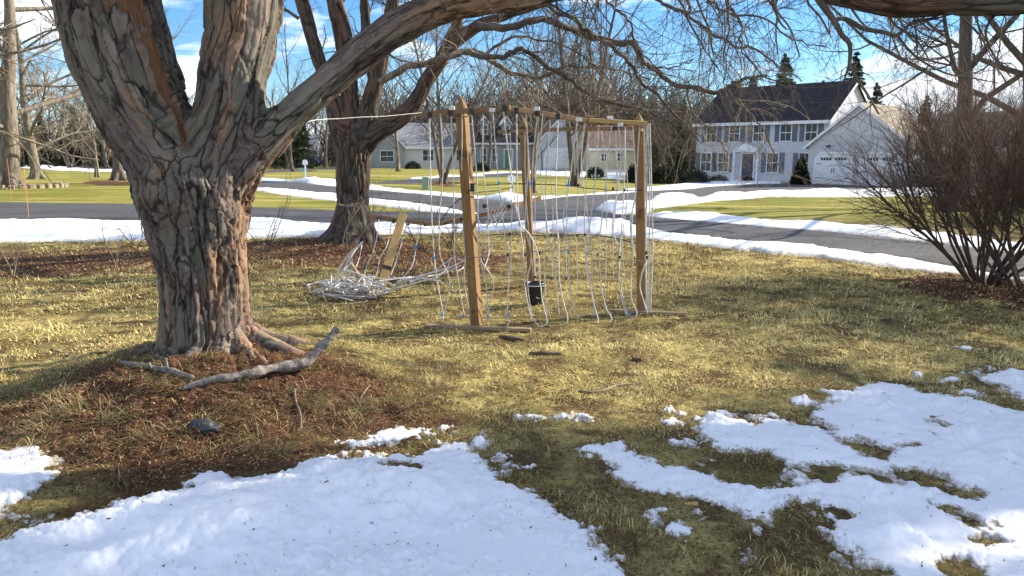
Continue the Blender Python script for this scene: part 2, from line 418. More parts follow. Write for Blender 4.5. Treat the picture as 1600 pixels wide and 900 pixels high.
# ------------------------------------------------------------------ snow
sm, nt, b = mat('snow', .55, .35)
nA = noise(nt, 14, 7, .65); nB = noise(nt, 120, 4, .7); nD = noise(nt, 2.2, 5, .6)
dirt = ramp(nt, noise(nt, 24, 8, .82), [(.2, (.3, .25, .2)), (.31, (.86, .87, .9)), (.8, (.93, .94, .96))])
sf = N(nt, 'ShaderNodeAttribute', attribute_name='thin')
c = mixc(nt, ramp(nt, math_(nt, 'MULTIPLY', sf.outputs['Fac'], noise(nt, 45, 6, .8)), [(.36, (0,)*3), (.5, (.85,)*3)]), dirt, (.25, .19, .1))
nt.links.new(c, b.inputs['Base Color']); bump(nt, b, math_(nt, 'ADD', math_(nt, 'MULTIPLY', nB, .55), nA), .4, .02)
b.inputs['Subsurface Weight'].default_value = .0
def snowfield(name, x, y, F, polys, holes, T, w, nscale, namp, label, lump=.02, bumps=(), fine=0.0, melt=0):
    d = np.full(x.shape, -1e9)
    for p in polys: d = np.maximum(d, sdf(p, x, y))
    for p in holes: d = np.minimum(d, -sdf(p, x, y))
    near_ = np.abs(d) < 3
    r = np.hypot(x, y)
    n = fbm2(x, y, nscale, 31, 5, .6); d = d+n*namp+fine*fbm2(x, y, nscale*.22, 33, 4, .65)
    if melt: d = np.minimum(d, (fbm2(x, y, .42, 61, 4, .6)+melt)*.45+.4*(1-ss(-.4, .8, x)))
    z = np.where(d > 0, T*(1-np.exp(-d/w)), d*.5)
    k = ss(0, .25, d)
    rg = 1-np.abs(fbm2(x, y, nscale*.45, 45, 4, .6))*2.2
    z = z+k*lump*(.55*rg*ss(-.2, .4, fbm2(x, y, nscale*3, 47, 2))+1.7*fbm2(x, y, nscale*2.2, 41, 3)+.6*fbm2(x, y, nscale*.5, 42, 3)+.12*fbm2(x, y, nscale*.16, 43, 2))
    for bx, by, br, bh, bry in bumps:
        q = ((x-bx)/br)**2+((y-by)/bry)**2; z = z+bh*np.exp(-q)*(1+.35*fbm2(x, y, .35, 44, 3))*ss(-.1, .3, d)
    z = np.where(d > .05, np.maximum(z, .014+.01*ss(.05, .3, d)), z)
    thin = 1-ss(.0, w*1.5, d)
    keep = (d[F] > -.12).any(1); F = F[keep]; used = np.unique(F); idx = np.full(len(x), -1); idx[used] = np.arange(len(used))
    V = np.stack([x, y, terrain(x, y)+z], 1)[used]
    SNOWV[name] = V; o = mesh_np(name, V, idx[F], sm, attrs={'thin': thin[used]})
    return tag(o, label, 'snow', kind='stuff')
SNOWV = {}
def blob(u, v, ru, rv, n=9):
    return [(u+ru*cos(2*pi*i/n)*(.8+.4*random.random()), v+rv*sin(2*pi*i/n)*(.8+.4*random.random())) for i in range(n)]
FN = [
 [(-400, 720), (0, 705), (30, 699), (55, 696), (75, 702), (90, 718), (86, 745), (62, 765), (40, 780), (30, 793), (75, 803), (60, 811), (0, 812), (-400, 830)],
 [(-500, 900), (0, 850), (50, 830), (110, 810), (165, 798), (180, 788), (225, 775), (285, 765), (300, 745), (340, 738), (360, 737), (372, 749), (450, 738), (455, 725), (505, 712), (508, 695), (525, 687), (560, 690), (600, 678), (640, 670), (700, 667), (705, 674), (665, 682), (715, 692), (740, 712), (770, 737), (805, 732), (812, 738), (780, 748), (800, 757), (850, 772), (880, 800), (940, 842), (975, 872), (990, 905), (1010, 1000), (1020, 1200), (-900, 1300)],
 [(905, 705), (920, 692), (940, 697), (972, 690), (985, 700), (1003, 712), (1035, 732), (1080, 734), (1110, 738), (1150, 757), (1180, 766), (1225, 766), (1232, 745), (1225, 725), (1190, 712), (1140, 706), (1105, 690), (1088, 670), (1085, 655), (1105, 647), (1130, 650), (1178, 664), (1182, 652), (1205, 648), (1240, 664), (1290, 672), (1262, 655), (1265, 640), (1292, 630), (1285, 612), (1330, 614), (1345, 603), (1380, 599), (1425, 607), (1440, 617), (1500, 620), (1560, 635), (1600, 650), (1900, 690), (2300, 1100), (1500, 1010), (1410, 915), (1370, 890), (1348, 880), (1310, 850), (1290, 822), (1272, 790), (1235, 782), (1222, 797), (1195, 812), (1170, 817), (1120, 790), (1080, 776), (1000, 770), (955, 747), (930, 725)],
 [(1528, 592), (1560, 581), (1600, 583), (1800, 590), (1900, 660), (1700, 645), (1600, 628), (1560, 608)],
]
FN += [blob(*a) for a in ((1045, 641, 13, 6), (1047, 663, 11, 4), (1063, 649, 9, 3), (850, 653, 45, 3), (883, 650, 10, 4), (905, 652, 6, 3), (1068, 691, 17, 6), (788, 715, 11, 9), (750, 692, 7, 8), (758, 679, 5, 4), (796, 679, 12, 4), (1056, 831, 20, 10), (1020, 816, 18, 9), (1040, 800, 12, 5), (1165, 871, 24, 9), (1178, 836, 7, 6), (1103, 724, 8, 5), (1112, 739, 15, 6),
       (1310, 871, 6, 6), (1435, 587, 6, 3), (1510, 583, 14, 3), (1483, 596, 16, 3), (1500, 602, 10, 2), (1509, 545, 14, 3), (1250, 628, 22, 5), (1135, 648, 22, 5), (1545, 577, 13, 2), (1520, 614, 20, 2), (1097, 800, 9, 4), (826, 732, 7, 3))]
HN = [[(1403, 735), (1440, 736), (1470, 745), (1512, 770), (1518, 783), (1485, 775), (1440, 762), (1415, 752)], [(1472, 796), (1510, 803), (1548, 818), (1540, 826), (1500, 818)], [(1295, 682), (1350, 690), (1385, 703), (1400, 722), (1360, 716), (1320, 700)], blob(1500, 893, 26, 14), [(560, 703), (600, 692), (660, 690), (690, 697), (650, 712), (605, 710)], blob(528, 702, 9, 5), blob(552, 716, 9, 4), blob(627, 732, 20, 3), blob(1305, 802, 12, 5), blob(1545, 845, 16, 5), blob(1420, 700, 10, 3)]
rr3 = np.geomspace(2.0, 8.5, 400); tt3 = np.linspace(radians(-50), radians(50), 1150)
X3, Y3, F3 = polar_grid(rr3, tt3)
snowfield('snow', X3, Y3, F3, [gp(p) for p in FN], [gp(p) for p in HN], .036, .07, .16, .10, 'bluish shaded snow patches melting on the near lawn', lump=.045, fine=.075, melt=.4,
    bumps=[(*G(640, 790)[:2], .25, .05, .12), (*G(350, 820)[:2], .6, .06, .25), (*G(560, 770)[:2], .5, .05, .2), (*G(1330, 740)[:2], .5, .04, .3)]+[(*G(u, v)[:2], random.uniform(.05, .11), -random.uniform(.03, .05), random.uniform(.04, .08)) for u, v in ((700, 770), (735, 800), (690, 815), (820, 860), (1250, 840), (1330, 860), (1385, 800), (1450, 650), (1180, 680), (1520, 700), (1560, 760), (450, 800), (180, 850), (760, 860), (640, 742), (1290, 705), (1400, 860))])
FF = [
 [(-500, 343), (0, 344), (230, 345), (400, 347), (520, 349), (640, 350), (800, 353), (870, 353), (1000, 361), (1060, 366), (1200, 380), (1400, 402), (1600, 433), (1800, 465), (1800, 490), (1590, 440), (1400, 420), (1300, 405), (1200, 397), (1100, 384), (1020, 374), (960, 370), (860, 364), (800, 361), (700, 365), (600, 368), (500, 371), (400, 373), (230, 377), (150, 378), (0, 379), (-500, 381)],
 [(1000, 337), (1020, 333), (1100, 333), (1200, 344), (1300, 349), (1400, 357), (1500, 368), (1600, 380), (1900, 410), (1900, 430), (1600, 398), (1500, 386), (1400, 374), (1300, 364), (1200, 356), (1100, 347), (1010, 340)],
 [(928, 330), (940, 322), (960, 317), (1010, 316), (1060, 311), (1120, 305), (1200, 298), (1350, 296), (1530, 295), (1530, 304), (1350, 308), (1200, 308), (1120, 314), (1060, 322), (1020, 327), (1010, 334), (960, 336)],
 [(400, 293), (520, 303), (600, 312), (700, 326), (760, 336), (700, 336), (620, 326), (520, 314), (400, 298), (180, 269), (30, 262), (30, 255), (180, 266)],
 [(400, 279), (480, 283), (515, 283), (600, 292), (720, 304), (800, 312), (860, 308), (960, 299), (1000, 293), (1100, 284), (1180, 276), (1215, 279), (1222, 287), (1180, 288), (1100, 293), (1000, 301), (850, 313), (800, 318), (720, 310), (600, 299), (500, 290), (400, 283)],
 [(730, 272), (850, 265), (1000, 284), (900, 276), (800, 271)], [(640, 278), (760, 273), (760, 276), (640, 281)], [(870, 268), (985, 270), (985, 275), (900, 276)], [(60, 246), (180, 247), (180, 251), (60, 249)], [(38, 243), (100, 244), (130, 250), (35, 247)],
]
bb = [(*G(905, 358)[:2], .5, .13, .4), (*G(965, 362)[:2], 1.0, .17, .45), (*G(960, 330)[:2], .7, .2, .6), (*G(1060, 316)[:2], 1.6, .22, .9), (*G(1150, 307)[:2], 1.5, .15, 1), (*G(820, 358)[:2], .8, .1, .4), (*G(1300, 303)[:2], 2, .2, 1.2), (*G(1420, 301)[:2], 1.6, .2, 1.2), (*G(790, 313)[:2], .8, .2, 1), (*G(1185, 282)[:2], 2.5, .35, 2), (*G(480, 286)[:2], 1.4, .2, 1)]
snowfield('roadside_snow', X2, Y2, F2, [gp(p) for p in FF], [], .075, .3, .6, .2, 'ploughed snow banks lying along the edges of the streets', lump=.05, fine=.1, bumps=bb)

# ------------------------------------------------------------------ grass blades, leaves, needles
near_snow = [gp(p) for p in FN]; near_holes = [gp(p) for p in HN]; far_snow = [gp(FF[0])]
def snow_d(x, y):
    d = np.full(x.shape, -1e9)
    for p in near_snow+far_snow: d = np.maximum(d, sdf(p, x, y))
    for p in near_holes: d = np.minimum(d, -sdf(p, x, y))
    return d+fbm2(x, y, .16, 31, 5, .6)*.085
def scatter(n, r0, r1, power=1.0):
    u = rng.random(n); r = r0*(r1/r0)**u; th = rng.uniform(radians(-41), radians(41), n)
    return r*np.sin(th), r*np.cos(th)
gmat, nt, b = mat('grass_blades', .8, .15); nt.links.new(attr(nt, 'tint').outputs['Color'], b.inputs['Base Color'])
def blades(x, y, L, W, tilt, colr):
    n = len(x); z = terrain(x, y)+micro(x, y)-.004
    th = rng.uniform(0, 2*pi, n); th = np.where(rng.random(n) < .55, 5.5*fbm2(x, y, .5, 120, 3)+rng.normal(0, .5, n), th); d = np.stack([np.cos(th), np.sin(th)], 1); s = np.stack([-np.sin(th), np.cos(th)], 1)*W[:, None]/2
    ct, st = np.cos(tilt), np.sin(tilt); c2, s2 = np.cos(np.minimum(tilt+.7, 1.62)), np.sin(np.minimum(tilt+.7, 1.62))
    b0 = np.stack([x, y, z], 1); S = np.concatenate([s, np.zeros((n, 1))], 1)
    m = b0+np.concatenate([d*(L*.5*st)[:, None], (L*.5*ct)[:, None]], 1)
    t = m+np.concatenate([d*(L*.5*s2)[:, None], (L*.5*c2)[:, None]], 1)
    V = np.stack([b0-S, b0+S, m+S*.8, m-S*.8, t], 1).reshape(-1, 3); i = np.arange(n)[:, None]*5
    return V, [i+[0, 1, 2, 3], i+[3, 2, 4]], np.repeat(np.concatenate([colr, np.ones((n, 1))], 1), 5, 0)
n = 480000
x, y = scatter(n, 2.3, 15); sdn = snow_d(x, y); L_ = litter_at(x, y); pt = fbm2(x, y, .28, 77, 4, .6); keep = (sdn < .02+.03*rng.random(n)) & (rng.random(n) > L_*.55) & (rng.random(n) < .68+2.0*pt)
x, y, L_ = x[keep], y[keep], L_[keep]; n = len(x); r = np.hypot(x, y)
g = np.clip(green_at(x, y)*.75+.35*(1-ss(3.4, 5.2, r))+.5*fbm2(x, y, .35, 50, 3)+rng.normal(0, .28, n), 0, 1)[:, None]  # extra green close in, part of the foreground shade painted on the blades
v = rng.random((n, 1))
straw_c = np.array([.74, .61, .25])*(.45+.95*v); green_c = np.array([.155, .14, .036])*(.4+.9*v); br = np.array([.17, .095, .045])*(.4+.8*v)
cc = straw_c*(1-g)+green_c*g; near_shade = (1-ss(3.6, 5.6, r))[:, None]; pb = fbm2(x, y, .45, 78, 4)[:, None]; k = (rng.random((n, 1)) < .16+.3*L_[:, None]+.5*near_shade+.7*np.clip(pb, -.2, .5)); cc = np.where(k, br, cc)  # browner close in: foreground shade put into the blade colour
V, F, C = blades(x, y, rng.uniform(.02, .06, n)*np.clip(r/6, .8, 1.5)*(1+1.1*fbm2(x, y, .2, 121, 3)), .0022*np.clip(r/3, 1, 4.5), np.clip(rng.normal(1.0, .35, n), .1, 1.5), cc)
tag(mesh_np('grass', V, F, gmat, attrs={'tint': C}, smooth=False), 'matted straw and green winter grass blades', 'grass', kind='stuff')
# long dead tufts on the mound
cs = [(-2.75, 4.3, 60), (-2.3, 3.95, 70), (-1.55, 4.05, 50), (-2.9, 4.65, 60), (-1.0, 4.2, 55), (-.75, 4.7, 60), (-1.9, 3.7, 60), (-2.6, 3.6, 60), (-1.35, 3.75, 70), (-3.0, 3.9, 40), (-.45, 4.45, 30), (-1.2, 4.05, 60), (-2.1, 4.25, 60), (-2.55, 4.75, 60)]
tx = []; ty = []
for cx, cy, m in cs:
    for _ in range(12):
        ox, oy = random.gauss(0, .22), random.gauss(0, .16); tx.append(rng.normal(cx+ox, .035, m)); ty.append(rng.normal(cy+oy, .03, m))
for u0, v0 in ((20, 395), (60, 400), (150, 395), (210, 398), (430, 400), (400, 410), (690, 395)):
    p = G(u0, v0); tx.append(rng.normal(p[0], .35, 150)); ty.append(rng.normal(p[1], .15, 150))
x = np.concatenate(tx); y = np.concatenate(ty); n = len(x); v = rng.random((n, 1)); k = rng.random((n, 1)) < .35
cc = np.where(k, np.array([.12, .13, .04])*(.5+v), np.where(rng.random((n, 1)) < .4, np.array([.26, .15, .08]), np.array([.45, .33, .17]))*(.4+.9*v))
V, F, C = blades(x, y, rng.uniform(.05, .17, n), np.full(n, .003), np.clip(rng.normal(1.2, .33, n), .1, 1.55), cc)
tag(mesh_np('dead_grass', V, F, gmat, attrs={'tint': C}, smooth=False), 'long dry grass tufts drooping over the root mound', 'grass', kind='stuff')
# fallen leaves and wood chips
def flakes(x, y, S, colr, lift=.012):
    n = len(x); z = terrain(x, y)+micro(x, y)+rng.uniform(0, lift, n)
    A = rng.normal(0, 1, (n, 3)); A[:, 2] *= .45; A /= np.linalg.norm(A, axis=1, keepdims=True)
    B = np.cross(A, rng.normal(0, .5, (n, 3))+[0, 0, 1.4]); B /= np.linalg.norm(B, axis=1, keepdims=True); Cc = np.cross(A, B)
    c0 = np.stack([x, y, z], 1); s = S[:, None]
    V = np.stack([c0-A*s, c0-B*s*.45+Cc*s*.15, c0+A*s, c0+B*s*.45+Cc*s*.2], 1).reshape(-1, 3)
    return V, np.arange(n)[:, None]*4+[0, 1, 2, 3], np.repeat(np.concatenate([colr, np.ones((n, 1))], 1), 4, 0)
n = 260000
x, y = scatter(n, 2.4, 17); L_ = litter_at(x, y); sdn = snow_d(x, y)
keep = (rng.random(n) < L_*.95+.055) & ((sdn < .02) | (rng.random(n) < .012)); x, y = x[keep], y[keep]; n = len(x); r = np.hypot(x, y)
pal = np.array([[.23, .115, .06], [.15, .075, .045], [.36, .2, .105], [.075, .042, .03], [.46, .33, .2], [.11, .058, .04]])
cc = pal[rng.choice(6, n, p=[.27, .25, .15, .17, .06, .1])]*rng.uniform(.6, 1.25, (n, 1))
V, F, C = flakes(x, y, rng.uniform(.004, .0125, n)*np.clip(r/5, .9, 2.2), cc)
tag(mesh_np('fallen_leaves', V, F, gmat, attrs={'tint': C}, smooth=False), 'red brown leaf litter and bark chips', 'leaf litter', kind='stuff')

sv = SNOWV['snow']; k = rng.choice(len(sv), 1500); pv = sv[k]
V, F, C = flakes(pv[:, 0], pv[:, 1], rng.uniform(.002, .008, 1500)*np.where(rng.random(1500) < .12, 1.8, 1), pal[rng.choice(6, 1500)]*.55)
V[:, 2] += np.repeat(pv[:, 2]-terrain(pv[:, 0], pv[:, 1])-micro(pv[:, 0], pv[:, 1])-.004, 4)
tag(mesh_np('snow_litter', V, F, gmat, attrs={'tint': C}, smooth=False), 'tiny dark leaf bits scattered on the near snow', 'leaf litter', kind='stuff')

# ------------------------------------------------------------------ trees
def rvec(): return np.array([random.gauss(0, 1), random.gauss(0, 1), random.gauss(0, 1)])
def unit(v): return v/(np.linalg.norm(v)+1e-9)
def grow(lines, p, d, L, r, lvl, prm):
    n = prm['n'][lvl]; wig = prm['wig'][lvl]; up = prm['up'][lvl]; p = np.array(p, float); d = unit(np.array(d, float))
    pts = [p]; ds = [d]; st = L/(n-1)
    for i in range(n-1):
        d = unit(d+rvec()*wig+np.array([0, 0, up])); p = p+d*st; pts.append(p); ds.append(d)
    end = prm.get('end', .3); rads = [r*(1-(1-end)*i/(n-1)) for i in range(n)]
    lines.setdefault(lvl, []).append((np.array(pts), np.array(rads)))
    if lvl+1 >= len(prm['n']): return
    k = prm['k'][lvl]; k = max(1, int(k*random.uniform(.75, 1.25))); t0 = prm['t0'][lvl]
    for j in range(k):
        t = t0+(1-t0)*(j+random.random())/k; f = t*(n-1); i = min(int(f), n-2); q = pts[i]+(pts[i+1]-pts[i])*(f-i); dd = ds[i+1]
        a = radians(random.gauss(prm['ang'][lvl], 9)); s = unit(np.cross(dd, rvec())); nd = dd*cos(a)+s*sin(a)
        shape = prm.get('shape', lambda t, l: 1-.55*t)(t, lvl)
        cl = L*prm['ratio'][lvl]*shape*random.uniform(.65, 1.2); crd = min(r*(1-(1-end)*t)*.62, max(prm['rmin'], r*prm['rr'][lvl]*random.uniform(.7, 1.1)))
        grow(lines, q, nd, cl, crd, lvl+1, prm)
def lines_obj(name, L, m, parent=None, sides=None):
    V, F = tubes(L, sides); return mesh_np(name, V, F, m, parent)
PR = dict(  # tall upright bare shade tree
    n=[9, 7, 6, 5, 4], wig=[.05, .1, .14, .18, .2], up=[.05, .09, .05, .03, .0], k=[13, 8, 7, 5], t0=[.22, .2, .15, .15], ang=[46, 42, 40, 42],
    ratio=[.62, .5, .48, .5], rr=[.42, .4, .4, .5], rmin=.007, end=.22)
def tree_proto(seed, H, r, prm=PR, bark='far_bark', twig='twig', lean=(0, 0), fork=0, name='bare_tree'):
    random.seed(seed); lines = {}
    if fork:
        for k in range(fork):
            a = 2*pi*k/fork+random.random(); grow(lines, (0, 0, -.2), (cos(a)*.28+lean[0], sin(a)*.28+lean[1], 1), H*random.uniform(.85, 1), r*.72, 0, prm)
    else: grow(lines, (0, 0, -.3), (lean[0], lean[1], 1), H, r, 0, prm)
    root = empty(name, (0, 0, 0))
    fl = [(np.array([[cos(a)*r*2.2, sin(a)*r*2.2, -.12], [cos(a)*r*1.1, sin(a)*r*1.1, .08], [cos(a)*r*.5, sin(a)*r*.5, .6]]), np.array([r*.25, r*.45, r*.45])) for a in np.arange(5)*1.26]
    lines_obj('trunk', lines[0]+fl, M[bark], root, 8)
    lines_obj('limb', lines[1], M[bark], root, 5)
    lines_obj('crown', sum((lines[k] for k in sorted(lines) if k > 1), []), M[twig], root, 3)
    return root

# --- closed tubes for the voxel-merged trunks
def closed_tube(pts, rads, sides=16):
    V, F = tubes([(pts, rads)], sides); n = sides; m = len(pts)
    V = np.concatenate([V, pts[:1], pts[-1:]]); a = n*m; b_ = a+1; i = np.arange(n); j = (i+1) % n
    return V, F[0], np.concatenate([np.stack([j, i, np.full(n, a)], 1), np.stack([i+n*(m-1), j+n*(m-1), np.full(n, b_)], 1)])
def merged_trunk(name, limbs, voxel, bark, m, parent, scar=None, sm_it=10):
    """limbs: list of (pts, rads, parent index or None). One voxel-merged skin with bark relief that follows every limb"""
    VV = []; FF4 = []; FF3 = []; base = 0; S = []; frames = []; foff = []
    for pts, rads, par in limbs:
        n = max(8, int(np.linalg.norm(np.diff(pts, axis=0), axis=1).sum()/.07)); p, r = smooth_line(pts, rads, n)
        V, f4, f3 = closed_tube(p, r); VV.append(V); FF4.append(f4+base); FF3.append(f3+base); base += len(V)
        t = np.gradient(p, axis=0); t /= np.linalg.norm(t, axis=1, keepdims=True)
        off = np.zeros(2)
        if par is None: n1 = np.array([1., 0, 0]); s0 = 0
        else:
            fp, fn, fs = frames[par]; k = np.argmin(((fp-p[0])**2).sum(1)); n1 = fn[k]; s0 = fs[k]; dd = p[0]-fp[k]; tk = unit(fp[min(k+1, len(fp)-1)]-fp[max(k-1, 0)]); off = foff[par]+np.array([dd@n1, dd@np.cross(tk, n1)]); s0 += dd@tk
        s = s0+np.concatenate([[0], np.cumsum(np.linalg.norm(np.diff(p, axis=0), axis=1))]); ns = []
        for i in range(n):
            n1 = unit(n1-t[i]*(n1@t[i])); ns.append(n1)
        ns = np.array(ns); frames.append((p, ns, s)); foff.append(off); S.append((p, t, ns, s, r, np.tile(off, (n, 1))))
    o = mesh_np('tmp', np.concatenate(VV), [np.concatenate(FF4), np.concatenate(FF3)], None)
    md = o.modifiers.new('r', 'REMESH'); md.mode = 'VOXEL'; md.voxel_size = voxel
    m2 = o.modifiers.new('s', 'SMOOTH'); m2.factor = .5; m2.iterations = sm_it
    dg = bpy.context.evaluated_depsgraph_get(); e = o.evaluated_get(dg).to_mesh()
    nv = len(e.vertices); co = np.empty(nv*3, np.float32); e.vertices.foreach_get('co', co); co = co.reshape(-1, 3).astype(float)
    no = np.empty(nv*3, np.float32); e.vertices.foreach_get('normal', no); no = no.reshape(-1, 3).astype(float)
    li = np.empty(len(e.loops), np.int32); e.loops.foreach_get('vertex_index', li)
    F = li.reshape(-1, 4)
    o.evaluated_get(dg).to_mesh_clear(); bpy.data.objects.remove(o)
    p = np.concatenate([s_[0] for s_ in S]); t = np.concatenate([s_[1] for s_ in S]); n1 = np.concatenate([s_[2] for s_ in S]); s = np.concatenate([s_[3] for s_ in S]); r = np.concatenate([s_[4] for s_ in S])
    O = np.concatenate([s_[5] for s_ in S]); n2 = np.cross(t, n1); q = np.zeros((nv, 3)); rl = np.zeros(nv)
    for a in range(0, nv, 20000):
        c = co[a:a+20000]; D = c[:, None, :]-p[None]; dist = np.sqrt((D**2).sum(2)); w = np.exp(-(dist/r[None]-(dist/r[None]).min(1, keepdims=True))*8)
        w /= w.sum(1, keepdims=True)
        q[a:a+20000, 0] = (w*(O[None, :, 0]+np.einsum('ijk,jk->ij', D, n1))).sum(1); q[a:a+20000, 1] = (w*(O[None, :, 1]+np.einsum('ijk,jk->ij', D, n2))).sum(1)
        q[a:a+20000, 2] = (w*(s[None]+np.einsum('ijk,jk->ij', D, t)*.9)).sum(1); rl[a:a+20000] = (w*r[None]).sum(1)
    at = bark(q, co, rl, scar); co = co+no*at.pop('h')[:, None]; at['q'] = q
    return mesh_np(name, co, F, m, parent, attrs=at)
def plate_bark(q, co, rl, scar):
    k = np.clip(rl/.3, .62, 1)
    w = np.stack([fbm(q*[9, 9, 3], 60, 3), fbm(q*[9, 9, 3], 61, 3), fbm(q*[9, 9, 3], 62, 3)], 1)
    w2 = np.stack([fbm(q*[40, 40, 16], 160+i, 3) for i in range(3)], 1)
    qq = q/np.array([.085, .085, .55])+w*.42+w2*.12; f1, f2, cid = voronoi(qq, 3); e = f2-f1
    q2 = q/np.array([.035, .035, .12])+w*.8+w2*.25; g1, g2, c2 = voronoi(q2, 5); e2 = g2-g1
    flute = fbm(q*[5, 5, .9], 63, 3)
    u1, u2, c3 = voronoi(q/np.array([.13, .13, 1.1])+w*.35+w2*.07, 9); fis = ss(0, .1, u2-u1); crack = ss(.0, .14, e); crack2 = ss(0, .14, e2); rough = fbm(q*[26, 26, 12], 64, 4)
    zone = ss(.05, .35, fbm(q*[3, 3, 1.3], 65, 3)+.5*(1-ss(.25, .6, q[:, 2])))                # where the bark breaks into small scales
    h = k*(.05*flute+.014*fis-.016+.022*(c3-.5)+.024*(cid-.5)+.008*crack-.01+zone*(.014*(c2-.5)+.008*crack2)+.012*rough+.014*fbm(q*[16, 16, 2.2], 68, 3))
    inner = ss(.08, .3, fbm(q*[6, 6, 1.0]+3.1, 66, 3)-.18*crack2+.1*(cid-.5))
    if scar is not None:
        pts, wd = scar; d = np.full(len(co), 9.)
        for i in range(len(pts)-1):
            a, b_ = pts[i], pts[i+1]; e_ = b_-a; t = np.clip((((co-a)*[1, 0, 1])@e_)/((e_*[1, 0, 1])@e_), 0, 1); d = np.minimum(d, np.linalg.norm((co-a-e_*t[:, None])*[1, 0, 1], axis=1)/(wd[i]+(wd[i+1]-wd[i])*t)+(co[:, 1] > 4.82)*9)
        sc_ = 1-ss(.6, 1.2, d+.9*rough+.5*fbm(q*[8, 8, 3], 69, 3)); lip = np.exp(-((d-1.25)/.2)**2); h = h*(1-sc_)-.03*sc_+.02*lip+sc_*.008*fbm(q*[60, 60, 4], 67, 3)
        inner = np.maximum(inner*(1-sc_), sc_)
    else: sc_ = np.zeros(len(q))
    return dict(h=h, cell=cid, crack=np.minimum(np.minimum(.25+.75*crack, fis), 1-zone*(1-crack2)*.8)*(1-sc_)+sc_, inner=inner, scar=sc_)
def furrow_bark(q, co, rl, scar):
    k = np.clip(rl/.3, .4, 1)
    w = np.stack([fbm(q*[5, 5, 2], 70, 3), fbm(q*[5, 5, 2], 71, 3), fbm(q*[5, 5, 2], 72, 3)], 1)
    f1, f2, cid = voronoi(q/np.array([.075, .075, .5])+w*.6, 7); e = f2-f1; crack = ss(0, .3, e)
    h = k*(.05*fbm(q*[4, 4, .6], 73, 3)+.04*(crack-.7)+.02*(cid-.5)+.01*fbm(q*[22, 22, 7], 74, 3))
    return dict(h=h, cell=cid, crack=crack, inner=ss(.0, .35, fbm(q*[4, 4, .7], 75, 3)), scar=np.zeros(len(q)))
def bark_mat(name, greys, lichen, orange, scarcol, lich=.5):
    m, nt, b = mat(name, .85, .25); Q = attr(nt, 'q').outputs['Vector']
    base = ramp(nt, attr(nt, 'cell').outputs['Fac'], [(i/(len(greys)-1)*.9+.02, c) for i, c in enumerate(greys)])
    nf = noise(nt, 1, 8, .7, Q, (22, 22, 5)); ns = noise(nt, 1, 5, .8, Q, (160, 160, 90)); nl = noise(nt, 1, 5, .6, Q, (5, 5, 2.4))
    base = mixc(nt, .6, base, ramp(nt, nf, [(.3, (.25,)*3), (.7, (1.4, 1.35, 1.3))]), 'MULTIPLY')
    inn = attr(nt, 'inner').outputs['Fac']; fib = noise(nt, 1, 6, .7, Q, (120, 120, 5))
    oc = ramp(nt, fib, [(.3, orange[0]), (.7, orange[1])])
    c = mixc(nt, inn, base, oc)
    lf = math_(nt, 'MULTIPLY', ramp(nt, nl, [(lich-.06, (0,)*3), (lich+.07, (1,)*3)]), ramp(nt, ns, [(.36, (.15,)*3), (.55, (1,)*3)]))
    lf = math_(nt, 'MULTIPLY', lf, math_(nt, 'SUBTRACT', 1, math_(nt, 'MULTIPLY', inn, .8), True))
    c = mixc(nt, math_(nt, 'MULTIPLY', lf, .62), c, lichen)
    c = mixc(nt, attr(nt, 'scar').outputs['Fac'], c, ramp(nt, fib, [(.3, scarcol[0]), (.7, scarcol[1])]))
    c = mixc(nt, ramp(nt, attr(nt, 'crack').outputs['Fac'], [(.0, (.8,)*3), (.5, (0,)*3)]), c, (.022, .016, .013))
    def cracks(scale, dist, wd):
        dn = N(nt, 'ShaderNodeTexNoise'); dn.inputs['Scale'].default_value = 1; dn.inputs['Detail'].default_value = 6; dn.inputs['Roughness'].default_value = .65
        mp_ = N(nt, 'ShaderNodeMapping'); mp_.inputs['Scale'].default_value = (scale[0]*1.3, scale[1]*1.3, scale[2]*2.2); nt.links.new(Q, mp_.inputs[0]); nt.links.new(mp_.outputs[0], dn.inputs['Vector'])
        m1 = N(nt, 'ShaderNodeMapping'); m1.inputs['Scale'].default_value = scale; nt.links.new(Q, m1.inputs[0])
        va = N(nt, 'ShaderNodeVectorMath', operation='MULTIPLY_ADD'); nt.links.new(dn.outputs['Color'], va.inputs[0]); va.inputs[1].default_value = (dist,)*3; nt.links.new(m1.outputs[0], va.inputs[2])
        vo = N(nt, 'ShaderNodeTexVoronoi', feature='DISTANCE_TO_EDGE'); vo.inputs['Scale'].default_value = 1; nt.links.new(va.outputs[0], vo.inputs['Vector'])
        return ramp(nt, vo.outputs['Distance'], [(0, (0,)*3), (wd, (1,)*3)])
    k1 = cracks((9, 9, .85), .75, .03); k2 = cracks((38, 38, 9), 1.8, .07)
    k1 = math_(nt, 'MAXIMUM', k1, attr(nt, 'scar').outputs['Fac']); k2 = math_(nt, 'MAXIMUM', k2, math_(nt, 'ADD', attr(nt, 'scar').outputs['Fac'], ramp(nt, nl, [(.36, (0,)*3), (.46, (1,)*3)]), True))
    c = mixc(nt, math_(nt, 'MULTIPLY', math_(nt, 'SUBTRACT', 1, k1), .85), c, (.03, .022, .018)); c = mixc(nt, math_(nt, 'MULTIPLY', math_(nt, 'SUBTRACT', 1, k2), .7), c, (.05, .036, .03))
    hh = math_(nt, 'ADD', math_(nt, 'ADD', math_(nt, 'MULTIPLY', nf, .6), math_(nt, 'MULTIPLY', ns, .3)), math_(nt, 'ADD', math_(nt, 'MULTIPLY', k1, 1.0), math_(nt, 'MULTIPLY', k2, .45)))
    nt.links.new(c, b.inputs['Base Color']); bump(nt, b, hh, .9, .014); return m
